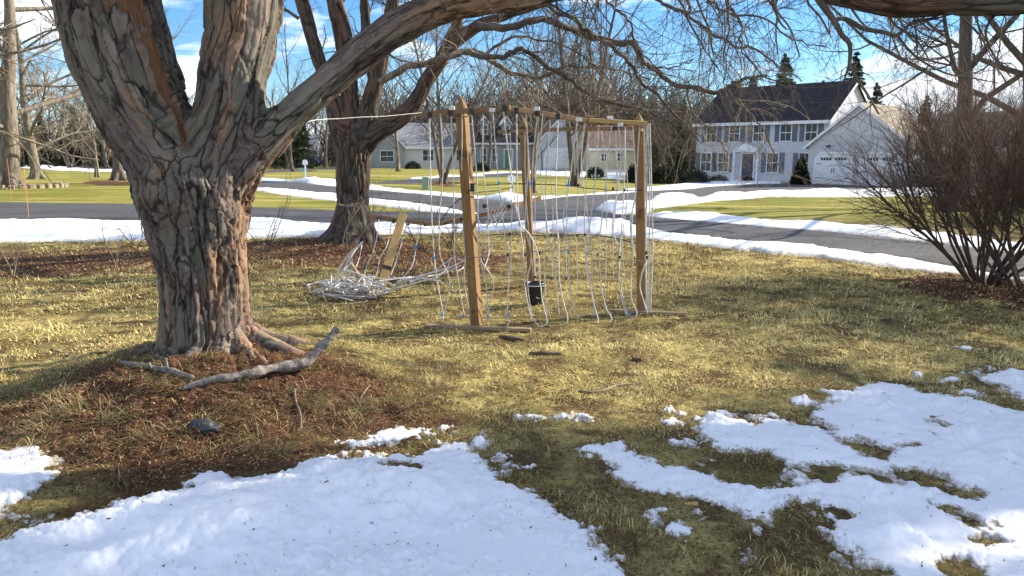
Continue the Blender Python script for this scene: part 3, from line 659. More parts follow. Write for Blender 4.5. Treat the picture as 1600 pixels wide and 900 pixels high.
M['bark_plate'] = bark_mat('plated_bark', [(.125, .092, .082), (.21, .155, .135), (.15, .125, .11), (.29, .225, .185), (.16, .12, .112)], (.15, .165, .12), ((.2, .105, .06), (.38, .25, .16)), ((.07, .03, .017), (.33, .17, .085)))
M['bark_furrow'] = bark_mat('furrowed_bark', [(.07, .052, .043), (.13, .09, .07), (.1, .08, .068), (.17, .125, .1)], (.11, .12, .1), ((.11, .055, .04), (.21, .12, .085)), ((.2, .1, .05), (.4, .2, .1)), .53)
M['dark_bark'] = simple('dark_bark', (.05, .04, .035), (.17, .135, .11), 3, .9, sc3=(3, 3, .6), bmp=.8, bd=.05)
M['bark_log'] = simple('grey_log_bark', (.07, .06, .055), (.33, .29, .25), 30, .85, bmp=.9, bd=.01)

def L3(pts, Y=None):
    """list of (u, v, r_px, Y) -> points and radii in metres"""
    a = []; r = []
    for q in pts:
        u, v, rp, y = q if len(q) == 4 else (*q, Y)
        a.append(P(u, v, y)); r.append(rp*y/FPX)
    return np.array(a), np.array(r)
def sprout(lines, pts, rads, every, L, prm, t0=.1, down=0., rmax=.02):
    """side branches along a hand-placed limb"""
    seg = np.linalg.norm(np.diff(pts, axis=0), axis=1); tot = seg.sum(); cum = np.concatenate([[0], np.cumsum(seg)])
    s = tot*t0
    while s < tot:
        i = min(np.searchsorted(cum, s)-1, len(seg)-1); i = max(i, 0); f = (s-cum[i])/seg[i]; p = pts[i]+(pts[i+1]-pts[i])*f; d = unit(pts[i+1]-pts[i]); r = rads[i]
        a = radians(random.gauss(55, 12)); sd = unit(np.cross(d, rvec())+np.array([0, 0, down])); nd = d*cos(a)+sd*sin(a)
        grow(lines, p, nd, L*random.uniform(.5, 1.3)*(1-.35*s/tot), min(r*.5, rmax), 0, prm); s += every*random.uniform(.5, 1.5)
TW = dict(n=[8, 6, 5, 4], wig=[.2, .24, .26, .26], up=[-.02, .0, .02, 0], k=[8, 6, 3], t0=[.12, .15, .3], ang=[48, 46, 44], ratio=[.52, .5, .5], rr=[.5, .55, .7], rmin=.0019, end=.3)

# ======== the big near tree
root = empty('shade_tree', (TREE1[0], TREE1[1], float(terrain(*TREE1))), 0, 'large near tree with flaking plated bark and three spreading limbs', 'tree')
Y0 = 4.95
trunk = L3([(300, 690, 115, 4.88), (308, 600, 92, 4.93), (316, 560, 80, Y0), (320, 520, 73, Y0), (320, 470, 72, Y0), (318, 420, 71, Y0), (311, 380, 77, Y0), (306, 340, 84, Y0), (300, 300, 90, Y0), (295, 262, 82, Y0), (296, 225, 62, Y0), (300, 190, 38, Y0)])
limbA = L3([(288, 300, 66, Y0), (256, 230, 68, Y0), (225, 170, 75, Y0), (198, 105, 80, Y0), (182, 50, 80, Y0), (171, 0, 79, Y0), (160, -90, 74, 4.8), (120, -250, 66, 4.6), (60, -480, 50, 4.2), (20, -800, 36, 3.8)])
limbB = L3([(325, 290, 70, Y0), (345, 220, 60, Y0), (360, 160, 56, Y0), (366, 110, 56, 5.0), (378, 60, 57, 5.05), (383, 0, 60, 5.1), (388, -120, 54, 5.3), (420, -320, 44, 5.7), (430, -600, 30, 6)])
limbC = L3([(345, 275, 52, Y0), (398, 230, 36, 4.95), (450, 184, 28.5, 5.0), (500, 140, 26.5, 5.05), (550, 98, 27, 5.1), (600, 58, 27, 5.15), (650, 28, 26, 5.2), (700, 9, 25, 5.25), (760, -1, 22, 5.3), (830, -8, 19, 5.4), (900, -22, 15, 5.5), (1000, -50, 12, 5.6), (1150, -90, 8, 5.7)])
limbs = [(*trunk, None), (*limbA, 0), (*limbB, 0), (*limbC, 0)]
c0 = np.array([TREE1[0], TREE1[1], 0]); zt = float(terrain(*TREE1))
random.seed(3)
for a in (200, 235, 265, 292, 318, 345, 20, 75, 120, 165):
    a = radians(a+random.uniform(-8, 8)); L = (.75 if 170 < math.degrees(a) < 210 or math.degrees(a) > 335 else random.uniform(.4, .6))
    pts = [[TREE1[0]+cos(a)*q_*L, TREE1[1]+sin(a)*q_*L, 0] for q_ in (.12, .35, .62, 1.0, 1.3)]
    for i, (dz, pt) in enumerate(zip((.14, .05, -.01, -.06, -.15), pts)): pt[2] = float(terrain(pt[0], pt[1]))+dz
    limbs.append((np.array(pts), np.array([.085, .075, .06, .045, .03])*random.uniform(.8, 1.1), 0))
scar_pts = np.array([P(u, v, y) for u, v, y in ((150, -60, 4.5), (185, -10, 4.56), (214, 32, 4.58), (222, 80, 4.6), (238, 140, 4.6), (262, 200, 4.58), (276, 232, 4.58))])
limbs = [(a, r*(.94 if p_ is None or i_ < 3 else 1), p_) for i_, (a, r, p_) in enumerate(limbs)]
merged_trunk('trunk', limbs, .009, plate_bark, M['bark_plate'], root, scar=(scar_pts, np.array([.12, .1, .07, .036, .026, .02, .01])), sm_it=7)
ln = {}; random.seed(21)
sprout(ln, limbC[0][3:], limbC[1][3:], .22, .8, TW, .15, 0, .01)
for k in range(18):   # high crown, over the frame: its twigs and shadows
    src = [limbA, limbB][k % 2]; i = random.randint(len(src[0])-4, len(src[0])-1)
    grow(ln, src[0][i], unit(rvec()*[1, 1, .3]+np.array([0, 0, 1.3])), random.uniform(1.5, 3), .03, 0, TW)
lines_obj('crown', sum(ln.values(), []), M['twig'], root); root1 = root

# ======== the second tree behind it, with long limbs reaching over the net
YB = 12.7; b2 = G(548, 376); root2 = empty('shade_tree', tuple(b2), 0, 'second large tree, reddish furrowed bark, standing in red mulch behind the rope net', 'tree')
T2l = [([(550, 400, 48), (550, 372, 42), (551, 350, 33), (551, 320, 29), (551, 280, 29), (551, 245, 30), (550, 220, 28), (550, 195, 18)], None),
 ([(545, 235, 24), (530, 195, 19), (520, 160, 14), (508, 125, 12), (498, 95, 11), (488, 60, 11), (472, 0, 12.5), (455, -80, 12), (430, -200, 9)], 0),
 ([(550, 235, 24), (548, 190, 16), (545, 140, 15), (541, 90, 15), (535, 50, 15.5), (522, 0, 14), (505, -80, 12), (490, -220, 8)], 0),
 ([(560, 235, 24), (572, 190, 17), (584, 140, 15), (594, 100, 14), (604, 50, 12), (614, 0, 11), (635, -120, 8)], 0),
 ([(585, 130, 11), (575, 70, 9), (570, 20, 8.5), (568, -60, 8), (560, -160, 6)], 3),
 ([(560, 232, 24), (588, 205, 18), (622, 186, 16.5), (648, 160, 14), (668, 125, 13), (690, 92, 12), (703, 62, 11), (716, 30, 9), (728, -10, 8), (745, -120, 6)], 0),
 ([(690, 92, 10), (712, 64, 12), (735, 47, 11.5), (760, 34, 10), (795, 22, 8), (840, 8, 7), (900, -20, 6)], 5)]
lim2 = [(*L3([(u, v, r*.87, YB) for u, v, r in q]), par) for q, par in T2l]
for a in (180, 215, 250, 280, 310, 340, 60, 120):
    a = radians(a); pts = np.array([[b2[0]+cos(a)*q_, b2[1]+.25+sin(a)*q_, float(terrain(b2[0]+cos(a)*q_, b2[1]+sin(a)*q_))+dz] for q_, dz in ((.1, .5), (.28, .14), (.5, -.02), (.8, -.15))])
    lim2.append((pts, np.array([.14, .12, .08, .04]), 0))
merged_trunk('trunk', lim2, .021, furrow_bark, M['bark_furrow'], root2, sm_it=6)
random.seed(5); hk = []; ln = {}; lnp = {}; hand = []
H2 = [ # long drooping limbs: (u, v, r) at depth
 ([(596, 128, 6), (640, 106, 6), (672, 97, 6), (705, 90, 5.5), (728, 84, 5.5), (752, 88, 5), (775, 100, 4.5), (800, 115, 4), (845, 122, 3.5), (880, 106, 2.5), (950, 108, 1.8), (1010, 125, 1.2)], 11.8, 'p'),
 ([(735, 84, 5), (775, 93, 4.5), (800, 85, 4.5), (818, 80, 4), (850, 100, 4), (882, 122, 3.6), (910, 140, 3.2), (935, 157, 3), (975, 167, 2.4), (1000, 172, 2), (1037, 187, 1.5), (1090, 215, 1)], 11.2, 'd'),
 ([(745, 40, 7), (800, 42, 6.5), (845, 28, 6), (875, 40, 5.8), (912, 50, 6), (960, 68, 5.8), (985, 73, 5.5), (1000, 98, 4.6), (1025, 112, 4.4), (1042, 128, 4.4), (1075, 140, 4), (1110, 147, 4), (1132, 138, 3.6), (1152, 128, 3), (1190, 120, 2)], 10.8, 'd'),
 ([(820, -10, 5), (862, 10, 4.5), (900, 36, 4.2), (930, 60, 4), (955, 75, 3.8), (982, 103, 3.4), (1000, 128, 3), (1020, 147, 2.6), (1040, 172, 2), (1072, 206, 1.4), (1085, 222, 1)], 10.2, 'd'),
 ([(1010, -20, 3.4), (1037, 2, 3.2), (1060, 20, 3), (1085, 34, 2.8), (1112, 57, 2.5), (1150, 76, 2.2), (1170, 78, 1.9), (1215, 110, 1.2), (1235, 130, .9)], 9.6, 'd'),
 ([(930, -20, 2.6), (960, 12, 2.2), (980, 33, 1.9), (990, 65, 1.7), (1012, 95, 1.4), (1040, 110, 1.1), (1080, 95, .8)], 9.8, 'd'),
 ([(1120, -30, 3), (1150, 20, 2.4), (1160, 45, 2), (1145, 75, 1.7), (1180, 120, 1.2), (1230, 150, .9)], 8.8, 'd'),
 ([(1060, -40, 3), (1100, -5, 2.4), (1135, 20, 2), (1185, 35, 1.7), (1230, 70, 1.2), (1275, 80, .9)], 9.2, 'd'),
 ([(752, 88, 3), (800, 60, 2.4), (850, 66, 2), (905, 90, 1.7), (950, 130, 1.3), (960, 165, 1)], 11.5, 'p'),
 ([(812, 118, 1.6), (826, 140, 1.4), (842, 165, 1)], 11.8, 'p'),
 ([(935, 157, 2), (945, 170, 1.6), (948, 190, 1)], 11.2, 'p'),
 ([(1132, 138, 2.6), (1160, 165, 2), (1185, 200, 1.6), (1200, 240, 1.2), (1215, 270, .8)], 10.6, 'p'),
 ([(1075, 140, 2.2), (1085, 175, 1.7), (1110, 210, 1.3), (1135, 240, 1)], 10.7, 'p'),
 ([(640, 60, 4), (660, 20, 3), (690, -30, 2)], 12.2, 'd'), ([(470, 30, 3), (440, 10, 2), (420, -30, 1.5)], 12.2, 'd')]
for q, Y, kind in H2:
    a, r = L3([(u, v, rr_, Y) for u, v, rr_ in q]); a[:, 1] += np.linspace(0, -.25, len(a))+np.array([random.gauss(0, .08) for _ in a])
    p_, r_s = smooth_line(a, r*.86, len(q)*4); p_ = p_+np.array([rvec() for _ in p_])*.011; hand.append((p_, r_s*np.array([random.uniform(.9, 1.12) for _ in r_s]))); hk.append(kind); sprout(lnp if kind == 'p' else ln, p_, r_s, .085, 1.15, TW, .1, -.4, .008)
for q, par in T2l[1:]:
    a, r = L3([(u, v, rr_, YB) for u, v, rr_ in q]); sprout(ln, a, r, .45, 1.3, TW, .35, 0, .012)
[lines_obj('limb', [h_], M['dark_bark' if k_ == 'd' else 'pale_bark'], root2, 8) for h_, k_ in zip(hand, hk)]; lines_obj('pale_crown', sum(lnp.values(), []), M['twig_pale'], root2)  # pale limbs and crown carry their sunlit look in the bark colour
lines_obj('crown', sum(ln.values(), []), M['twig'], root2)

# ======== tree off the right edge whose limb crosses the top of the frame
TX = (7.3, 5.9); root3 = empty('shade_tree', (*TX, 0), 0, 'tree at the right edge whose dark limb crosses the top right corner', 'tree'); random.seed(9)
big = L3([(2150, -40, 60, 5.9), (1900, -25, 40, 5.6), (1700, -8, 31, 5.4), (1600, -8, 28, 5.3), (1500, -6, 27, 5.25), (1400, -2, 27, 5.2), (1340, -12, 24, 5.2), (1280, -24, 21, 5.2), (1200, -50, 17, 5.2), (1080, -90, 12, 5.2)])
tr = (np.array([[TX[0], TX[1], -.2], [TX[0]-.02, TX[1], .3], [TX[0], TX[1], 1], [TX[0]-.05, TX[1], 2], [TX[0]+.1, TX[1]+.1, 3.2], [TX[0]+.2, TX[1]+.1, 5], [TX[0], TX[1]+.2, 7], [TX[0], TX[1], 9]]), np.array([.55, .42, .36, .36, .33, .28, .2, .1]))
big[0][0] = [TX[0]-.1, TX[1], 2.2]; 
merged_trunk('trunk', [(*tr, None), (*big, 0)], .016, furrow_bark, M['bark_furrow'], root3)
ln = {}; hand = []
for q, Y in (([(1262, -30, 7), (1278, -4, 6), (1290, 14, 5.2), (1303, 32, 4.6), (1316, 55, 4), (1328, 70, 3.6), (1327, 100, 2.6), (1320, 122, 1.6)], 5.2),
             ([(1303, 32, 3.2), (1318, 29, 3.4), (1333, 35, 3.6), (1350, 45, 3.6), (1380, 50, 3.3), (1402, 55, 3), (1425, 36, 2.2), (1462, 27, 1.4)], 5.25),
             ([(1402, 55, 2.2), (1420, 78, 2), (1445, 98, 1.8), (1480, 115, 1.4), (1520, 122, 1), (1560, 130, .7)], 5.3),
             ([(1327, 98, 2.4), (1340, 125, 2.4), (1356, 148, 2), (1373, 178, 1.3)], 5.15), ([(1380, 12, 2.4), (1400, 40, 1.8), (1430, 60, 1.4), (1450, 90, 1)], 5.2),
             ([(1560, 15, 2.6), (1540, 50, 2), (1555, 90, 1.4), (1580, 120, 1)], 5.3), ([(1200, -40, 3), (1210, 10, 2), (1235, 45, 1.5), (1250, 90, 1)], 5.2)):
    a, r = L3([(u, v, rr_, Y) for u, v, rr_ in q]); p_, r_s = smooth_line(a, r, len(q)*4); hand.append((p_, r_s)); sprout(ln, p_, r_s, .085, .42, TW, .08, -.2, .004)
for k in range(16):   # thinner limbs hanging into the top of the frame
    u = 1010+k*40+random.uniform(-15, 15); Y = random.uniform(5.4, 8.5); sl = random.uniform(-.2, 1.0); q = [(u+sl*j*26+random.gauss(0, 6), -50+j*26+random.gauss(0, 5), max(2.6-.33*j, .7), Y) for j in range(random.randint(5, 8))]
    a, r = L3(q); p_, r_s = smooth_line(a, r, len(q)*4); hand.append((p_, r_s)); sprout(ln, p_, r_s, .09, .6, TW, .05, -.1, .004)
for k in range(15):
    h = random.uniform(4.2, 8.5); a = random.uniform(0, 2*pi); grow(ln, (TX[0], TX[1]+.1, h), (cos(a), sin(a), .5), random.uniform(2, 3.6), .045, 0, TW)
[lines_obj('limb', [h_], M['far_bark'], root3, 7) for h_ in hand]; lines_obj('crown', sum(ln.values(), []), M['twig'], root3)

# ======== background bare trees
protos = {}
def place(key, u, v, scale=1.0, rz=None, label=None, group=None, Y=None, sz=1.0, cat='tree'):
    p = G(u, v) if Y is None else np.array([P(u, v, Y)[0], Y, float(terrain(P(u, v, Y)[0], Y))])
    o = protos[key]
    if o.get('used'): o = copy_tree(protos[key])
    else: o['used'] = 1
    o.location = (p[0], p[1], float(terrain(p[0], p[1]))); o.rotation_euler = (0, 0, random.uniform(0, 6.28) if rz is None else rz); o.scale = (scale, scale, scale*sz)
    for k in ('label', 'category', 'group'):
        if k in o: del o[k]
    tag(o, label, cat, group); return o
protos['A'] = tree_proto(101, 12, .26); protos['B'] = tree_proto(102, 13, .22, fork=2, prm=dict(PR, k=[17, 10, 8, 6], up=[.04, .06, .03, .01, 0]), bark='dark_bark')
protos['C'] = tree_proto(103, 12, .17, fork=3, bark='far_bark', twig='twig')
WIDE = dict(PR, ang=[62, 48, 44, 44], ratio=[.75, .5, .5, .5], k=[15, 9, 7, 5], up=[.04, .05, .02, 0, -.02])
protos['D'] = tree_proto(104, 11, .33, prm=dict(WIDE, k=[19, 11, 9, 6], up=[.03, .0, -.03, -.03, -.03], t0=[.16, .15, .15, .15], rmin=.009), bark='pale_bark', twig='twig_pale')
SMALL = dict(PR, n=[7, 6, 5, 4], wig=PR['wig'][:4], up=PR['up'][:4], k=[11, 7, 6], t0=[.25, .2, .15], ang=PR['ang'][:3], ratio=[.6, .5, .5], rr=[.4, .4, .5])
protos['S'] = tree_proto(105, 5, .09, prm=SMALL, bark='pale_bark', twig='twig')
protos['T'] = tree_proto(106, 13, .13, prm=dict(PR, ang=[32, 34, 36, 40], ratio=[.42, .5, .5, .5]), name='slender_tree')
protos['R'] = tree_proto(107, 11, .24, prm=dict(WIDE, k=[18, 10, 8, 6], t0=[.2, .15, .15, .15]), bark='dark_bark', twig='twig', fork=0)
random.seed(12)
place('D', 14, 292, 1.25, .6, 'wide bare tree with thick pale trunk rising from a ring of stone blocks', sz=.9)
place('D', -110, 300, 1.0, 3.6, 'pale bare tree beyond the left edge with branches drooping into view'); place('D', 60, 300, .85, 5.1, 'second pale bare tree among the far left twigs', Y=44)
place('A', 186, 282, 1.1, 2.2, 'dark bare tree on the far lawn just left of the near trunk')
place('S', 152, 277, 1.3, 1.0, 'small pale ornamental tree on the far left lawn', sz=1.1)
place('C', 692, 287, .95, 1.9, 'bare tree with split leaning trunk left of the tallest net post')
place('B', 897, 290, 1.25, .4, 'big dark bare tree with full crown behind the middle of the net')
place('S', 832, 302, 1.35, 2.0, 'small bare tree at the lawn corner behind the middle net post')
place('S', 622, 268, 1.9, .2, 'small rounded bare tree in front of the white ranch house')
place('T', 457, 268, 1.0, 0, 'thin pole-like tree left of the second large tree'); place('T', 509, 264, 1.15, 1, 'taller thin tree just left of the second large tree')
place('R', 1492, 330, .95, 2.6, 'large bare tree directly behind the reddish shrub', Y=21, sz=1.15)
place('R', 1600, 330, 1.15, .9, 'large bare tree cut by the right edge behind the shrub', Y=24, sz=1.1)
place('C', 745, 262, 1.5, 1, 'tan bare tree behind the dormer house', sz=.8)
def region(u):
    for lim, s in ((95, 'beyond the wide pale tree'), (400, 'beyond the far left lawn'), (560, 'beyond the blue car'), (740, 'behind the ranch house'), (920, 'behind the dormer house'), (1060, 'behind the cream house'), (1160, 'between the cream and white houses')):
        if u < lim: return s
    return 'behind the garage and right shrub'
for k in range(74):
    u = -20+k*23.5+random.uniform(-11, 11); gl = 'leafless tree in the brown tree line '+region(u); gg = 'tree line '+region(u)
    if 1150 < u < 1420: continue
    place(random.choice('AABBCT'), u, 250, random.uniform(.55, .85) if 560 < u < 1150 else random.uniform(.8, 1.1), None, gl, gg, Y=random.uniform(92, 150), sz=random.uniform(.8, 1.1))
for k in range(22):
    u = 585+k*25+random.uniform(-9, 9); place(random.choice('RRB'), u, 250, random.uniform(.6, .85), None, 'dense brown bare tree crowding close '+region(u), 'dense trees close '+region(u), Y=random.uniform(108, 120) if u < 1010 else random.uniform(70, 95), sz=random.uniform(.85, 1.15))
# trees off the frame on the right that dapple the lawn
go = 'bare tree beyond the right edge of the lawn'
for x_, y_, s_ in ((26, 21, .95), (31, 27.5, 1.1), (38, 33, 1.2), (47, 40, 1.3), (39, 28, 1.2)):
    o = place('A' if x_ < 20 else 'B', 800, 400, s_, None, go, 'trees beyond the right edge'); o.location = (x_, y_, float(terrain(x_, y_)))

# ======== conifers and dense shrubs
needle, nt, b = mat('conifer_needles', .7, .2); f_ = noise(nt, 2.5, 5, .7); nt.links.new(ramp(nt, f_, [(.3, (.018, .03, .012)), (.7, (.06, .085, .035))]), b.inputs['Base Color'])
M['needle'] = needle; M['leaf_dark'] = simple('dark_evergreen_leaf', (.008, .014, .006), (.03, .042, .018), 5, .6, bmp=0)
def leafy(c, s, out_dir=None, tri=True):
    n = len(c); A = rng.normal(0, 1, (n, 3)); A /= np.linalg.norm(A, axis=1, keepdims=True)
    if out_dir is not None: A = A*.5+out_dir; A /= np.linalg.norm(A, axis=1, keepdims=True)
    B = np.cross(A, rng.normal(0, 1, (n, 3))); B /= np.linalg.norm(B, axis=1, keepdims=True); s = s[:, None]
    V = np.stack([c-A*s*.3-B*s*.22, c-A*s*.3+B*s*.22, c+A*s], 1).reshape(-1, 3); return V, np.arange(n*3).reshape(-1, 3)
def conifer(H, R, seed, name='conifer', dens=1.0):
    global rng; r_ = random.Random(seed); root = empty(name, (0, 0, 0)); br = []; cs = []; ds = []
    z = H*.06
    while z < H*.97:
        t = z/H; rad = R*(1-t)**.85
        for k in range(int(7+3*(1-t))):
            a = r_.random()*2*pi; L = rad*r_.uniform(.65, 1.1); dr = -.25*L+.1
            p = np.array([[0, 0, z], [cos(a)*L*.5, sin(a)*L*.5, z+dr*.6], [cos(a)*L, sin(a)*L, z+dr*.9]]); br.append((p, np.array([.03, .018, .006])*H/9))
            n = int(dens*(10+90*L/R)); tt_ = np.array([r_.random()**.7 for _ in range(n)]); w = np.array([r_.gauss(0, 1) for _ in range(n)])*.17*L*(1.1-tt_)+0
            c = np.outer(tt_, [cos(a)*L, sin(a)*L, 0])+np.outer(w, [-sin(a), cos(a), 0]); c[:, 2] = z+dr*tt_+np.array([r_.gauss(-.03, .05) for _ in range(n)])*H/9
            cs.append(c); ds.append(np.tile([cos(a), sin(a), -.35], (n, 1)))
        z += H*.022*r_.uniform(.6, 1.4)
    lines_obj('trunk', [(np.array([[0, 0, -.2], [0, 0, H*.5], [0, 0, H]]), np.array([H*.018, H*.012, .01]))]+br, M['far_bark'], root, 5)
    c = np.concatenate(cs); V, F = leafy(c, rng.uniform(.1, .22, len(c))*max(H/9, .6), np.concatenate(ds)); mesh_np('crown', V, F, M['needle'], root, smooth=False); return root
protos['K'] = conifer(10, 2.6, 1, dens=1.5); protos['K2'] = conifer(10, 2.6, 2, dens=.45)  # the second, sparser one is for the unseen shade casters
random.seed(4)
for u, Y, s_, lb in ((1170, 95, 1.05, 'leftmost spruce top above the dark roof of the big white house'), (1219, 88, 1.2, 'spruce rising over the middle of the dark roof'), (1326, 86, 1.2, 'spruce rising behind the bright gable of the white house'),
                 (1362, 92, .95, 'narrow spruce right of the bright gable'), (1280, 96, 1.0, 'short spruce tip showing over the roof ridge'), (1005, 100, .8, 'dark spruce at the left end of the shrubbery'), (1065, 90, .85, 'dark spruce between the shrubbery and the white house'),
                 (1130, 82, .85, 'dark spruce against the left side of the white house'), (470, 95, .8, 'dark spruce left of the second large tree'), (440, 105, .7, 'smaller dark spruce beyond the blue car'), (735, 125, 1.1, 'spruce behind the dormer house'),
                 (70, 120, .8, 'dark spruce beyond the red sign'), (120, 115, .9, 'dark spruce right of the red sign'), (45, 112, .62, 'small dark spruce just right of the wide pale tree'), (98, 108, .6, 'small dark spruce behind the red sign'), (160, 110, .7, 'dark spruce behind the small pale ornamental tree'), (205, 105, .7, 'dark spruce close to the near trunk on the far left'), (1440, 90, .8, 'spruce hidden among the branches right of the garage')):
    place('K', u, 250, s_*(1.12 if u > 1150 else 1.0), None, lb, Y=Y)
o = place('K2', 800, 400, 1.05, None, 'unseen spruce added beyond the right edge to shade the snow'); o.location = (11.6, 7.45, -.1); o.scale = (.9, .9, 1.05)  # out of view, added to cast shade on the foreground snow
o = place('K2', 800, 400, 1.5, None, 'taller unseen spruce added further right to extend the snow shade'); o.location = (17.5, 10.9, -.1); o.scale = (1.25, 1.25, 1.55)  # also unseen, added to carry that shade over the left snow
def bush(name, rx, ry, H, n, m, size, cone=False, label=None, loc=(0, 0, 0)):
    d = rng.normal(0, 1, (n, 3)); d /= np.linalg.norm(d, axis=1, keepdims=True); d[:, 2] = np.abs(d[:, 2])
    k = rng.uniform(.55, 1.0, n)[:, None]*(1+.18*fbm(d*2.3+rx, 80, 3))[:, None]
    if cone: z = rng.random(n)**1.4; a = rng.uniform(0, 2*pi, n); w = (1-z)**.8*rng.uniform(.6, 1, n); c = np.stack([np.cos(a)*w*rx, np.sin(a)*w*ry, z*H+.05], 1); dd = np.stack([np.cos(a), np.sin(a), .6+0*a], 1)
    else: c = d*k*[rx, ry, H]; dd = d
    root = empty(name, loc); V, F = leafy(c, rng.uniform(.6, 1.3, n)*size, dd*.8); mesh_np('foliage', V, F, m, root, smooth=False)
    lines_obj('stem', [(np.array([[0, 0, -.1], [cos(a)*rx*.3, sin(a)*ry*.3, H*.4], [cos(a)*rx*.5, sin(a)*ry*.5, H*.75]]), np.array([.03, .02, .01])) for a in np.arange(6)*1.05], M['far_bark'], root, 5)
    return tag(root, label, 'shrub')
def bush_at(u, v, wpx, hpx, label, cone=False, n=2500, m='leaf_dark', name='evergreen_shrub'):
    p = G(u, v); k = p[1]/FPX; bush(name, wpx/2*k, wpx/2*k, hpx*k, n, M[m], .12*min(1.6, hpx*k), cone, label, tuple(p))
bush_at(930, 278, 34, 17, 'round clipped bush in front of the cream wall'); bush_at(1250, 289, 29, 39, 'tall conical evergreen beside the garage door', True, 5000)
bush_at(1000, 285, 46, 32, 'tall dark bush right of the cream wall', n=3500); bush_at(1040, 286, 60, 30, 'broad dark evergreen bush, second in the hedge from the cream wall', n=3500)
bush_at(1085, 287, 50, 22, 'low spreading evergreen close to the white house', n=3000); bush_at(1122, 285, 34, 12, 'small dark bush at the left corner of the white house'); bush_at(1170, 284, 22, 9, 'small round bush left of the white house door'); 
bush_at(606, 262, 40, 16, 'dark bush by the shaded wing of the ranch house'); bush_at(645, 264, 26, 12, 'leafy bush under the ranch house windows'); bush_at(752, 268, 26, 14, 'dark bush at the left of the dormer house')
bush_at(168, 262, 40, 16, 'dark bush on the far left beyond the small pale tree'); bush_at(430, 264, 60, 16, 'dark bush mass left of the blue car')
# brushy wood far off
M['wood_twig'] = simple('wood_twig', (.06, .048, .04), (.19, .15, .12), .3, .9, bmp=0)
def brush():
    n = 15000; L = []
    r_ = random.Random(8)
    for k in range(n):
        th = radians(r_.uniform(-48, 48) if k % 5 < 2 else r_.uniform(-13, 16)); R = r_.uniform(108, 180); x_, y_ = R*sin(th), R*cos(th); z0 = float(-.9)
        h = r_.uniform(4, 11)*(.75+.25*sin(th*9+1)+.2*sin(th*23)+(.6 if -.2 < th < .27 else .1)); p = [np.array([x_, y_, z0+r_.uniform(0, .6)*h])]; d = np.array([r_.gauss(0, .5), r_.gauss(0, .3), 1.])
        for j in range(3): d = unit(d+rvec()*.3); p.append(p[-1]+d*h*.2)
        L.append((np.array(p), np.array([.085, .065, .045, .03])*r_.uniform(.5, 1.5)))
    tag(lines_obj('far_woods', L, M['wood_twig'], None, 3), 'brown leafless woods on the skyline', 'woods', kind='stuff')
brush()
def wood_mass():
    n = 26000; th = rng.uniform(radians(-50), radians(50), n); R = rng.uniform(150, 210, n); x_, y_ = R*np.sin(th), R*np.cos(th)
    h = 5.0+2.5*fbm2(x_, y_, 18, 90, 3); c = np.stack([x_, y_, -1+h*rng.random(n)**.8], 1); V, F = leafy(c, rng.uniform(.6, 1.5, n)); 
    tag(mesh_np('undergrowth', V, F, M['brush'], smooth=False), 'dense dark brown undergrowth beneath the skyline trees', 'undergrowth', kind='stuff')
M['brush'] = simple('brush', (.02, .018, .013), (.1, .08, .06), .4, .9, bmp=0, detail=8); wood_mass()

# ======== the vase-shaped reddish shrubs at the right
SH = dict(n=[8, 7, 6, 5], wig=[.09, .15, .2, .24], up=[.05, .04, .03, .02], k=[13, 11, 8], t0=[.32, .1, .1], ang=[26, 34, 38], ratio=[.5, .5, .5], rr=[.45, .5, .55], rmin=.0022, end=.3, shape=lambda t, l: 1.15-.45*t)
def shrub(u, v, nst, H, seed, label, spread=1.0):
    random.seed(seed); p = G(u, v); ln = {}
    for k in range(nst):
        a = 2*pi*k/nst+random.uniform(-.3, .3); s_ = random.uniform(.3, 1.25)*spread
        grow(ln, p+np.array([cos(a)*.07, sin(a)*.07, -.08]), (cos(a)*s_, sin(a)*s_*.8, .8), H*random.uniform(.8, 1.1), .022*random.uniform(.6, 1.25), 0, SH)
    root = empty('vase_shrub', tuple(p), 0, label, 'shrub')
    for nm, lv, m, sd_ in (('stem', [0], 'stem', 7), ('branch', [1], 'stem', 4), ('crown', [2, 3], 'twig_red', 3)):
        V, F = tubes(sum((ln[i] for i in lv), []), sd_); mesh_np(nm, V-p, F, M[m], root)
shrub(1535, 441, 22, 2.1, 33, 'wide reddish leafless shrub spreading over the street at the right', .85)
shrub(1603, 452, 16, 2.3, 34, 'second reddish leafless shrub, cut by the right edge', .95)
shrub(1700, 446, 12, 1.95, 35, 'third reddish leafless shrub, just beyond the right edge', .95)

def settle(root):
    """children were modelled in world coordinates: make them relative to the thing's base"""
    T = Matrix.Translation(root.location).inverted()
    for ch in root.children:
        ch.matrix_parent_inverse = T

settle(root1); settle(root2); settle(root3)

# ------------------------------------------------------------------ rope climbing frame
def xf(mb, Mx, a=0): mb.v[a:] = [tuple(Mx @ Vector(v)) for v in mb.v[a:]]
def gothic_post(base, tip, w, rz, root):
    b = Vector(base); t = Vector(tip); L = (t-b).length; R = Vector((0, 0, 1)).rotation_difference((t-b).normalized()).to_matrix().to_4x4()
    Mx = Matrix.Translation(b) @ R @ Matrix.Rotation(rz, 4, 'Z')
    m = MB(); h = L-.17; m.box(-w/2, w/2, -w/2, w/2, -.12, h); k = w/2*1.414
    a = len(m.v); m.lathe([(k*.98, h+.001), (k*.72, h+.012), (k*.6, h+.03), (k*.72, h+.045), (k*.82, h+.065), (k*.76, h+.09), (k*.52, h+.118), (k*.3, h+.145), (k*.06, h+.168)], 12)
    m.v[a:] = [tuple(Matrix.Rotation(pi/4, 3, 'Z') @ Vector(v)) for v in m.v[a:]]
    xf(m, Mx); return m.build('post', M['wood'], root)
g1 = G(745, 508); g2 = G(832, 448); g3 = G(1003, 488)
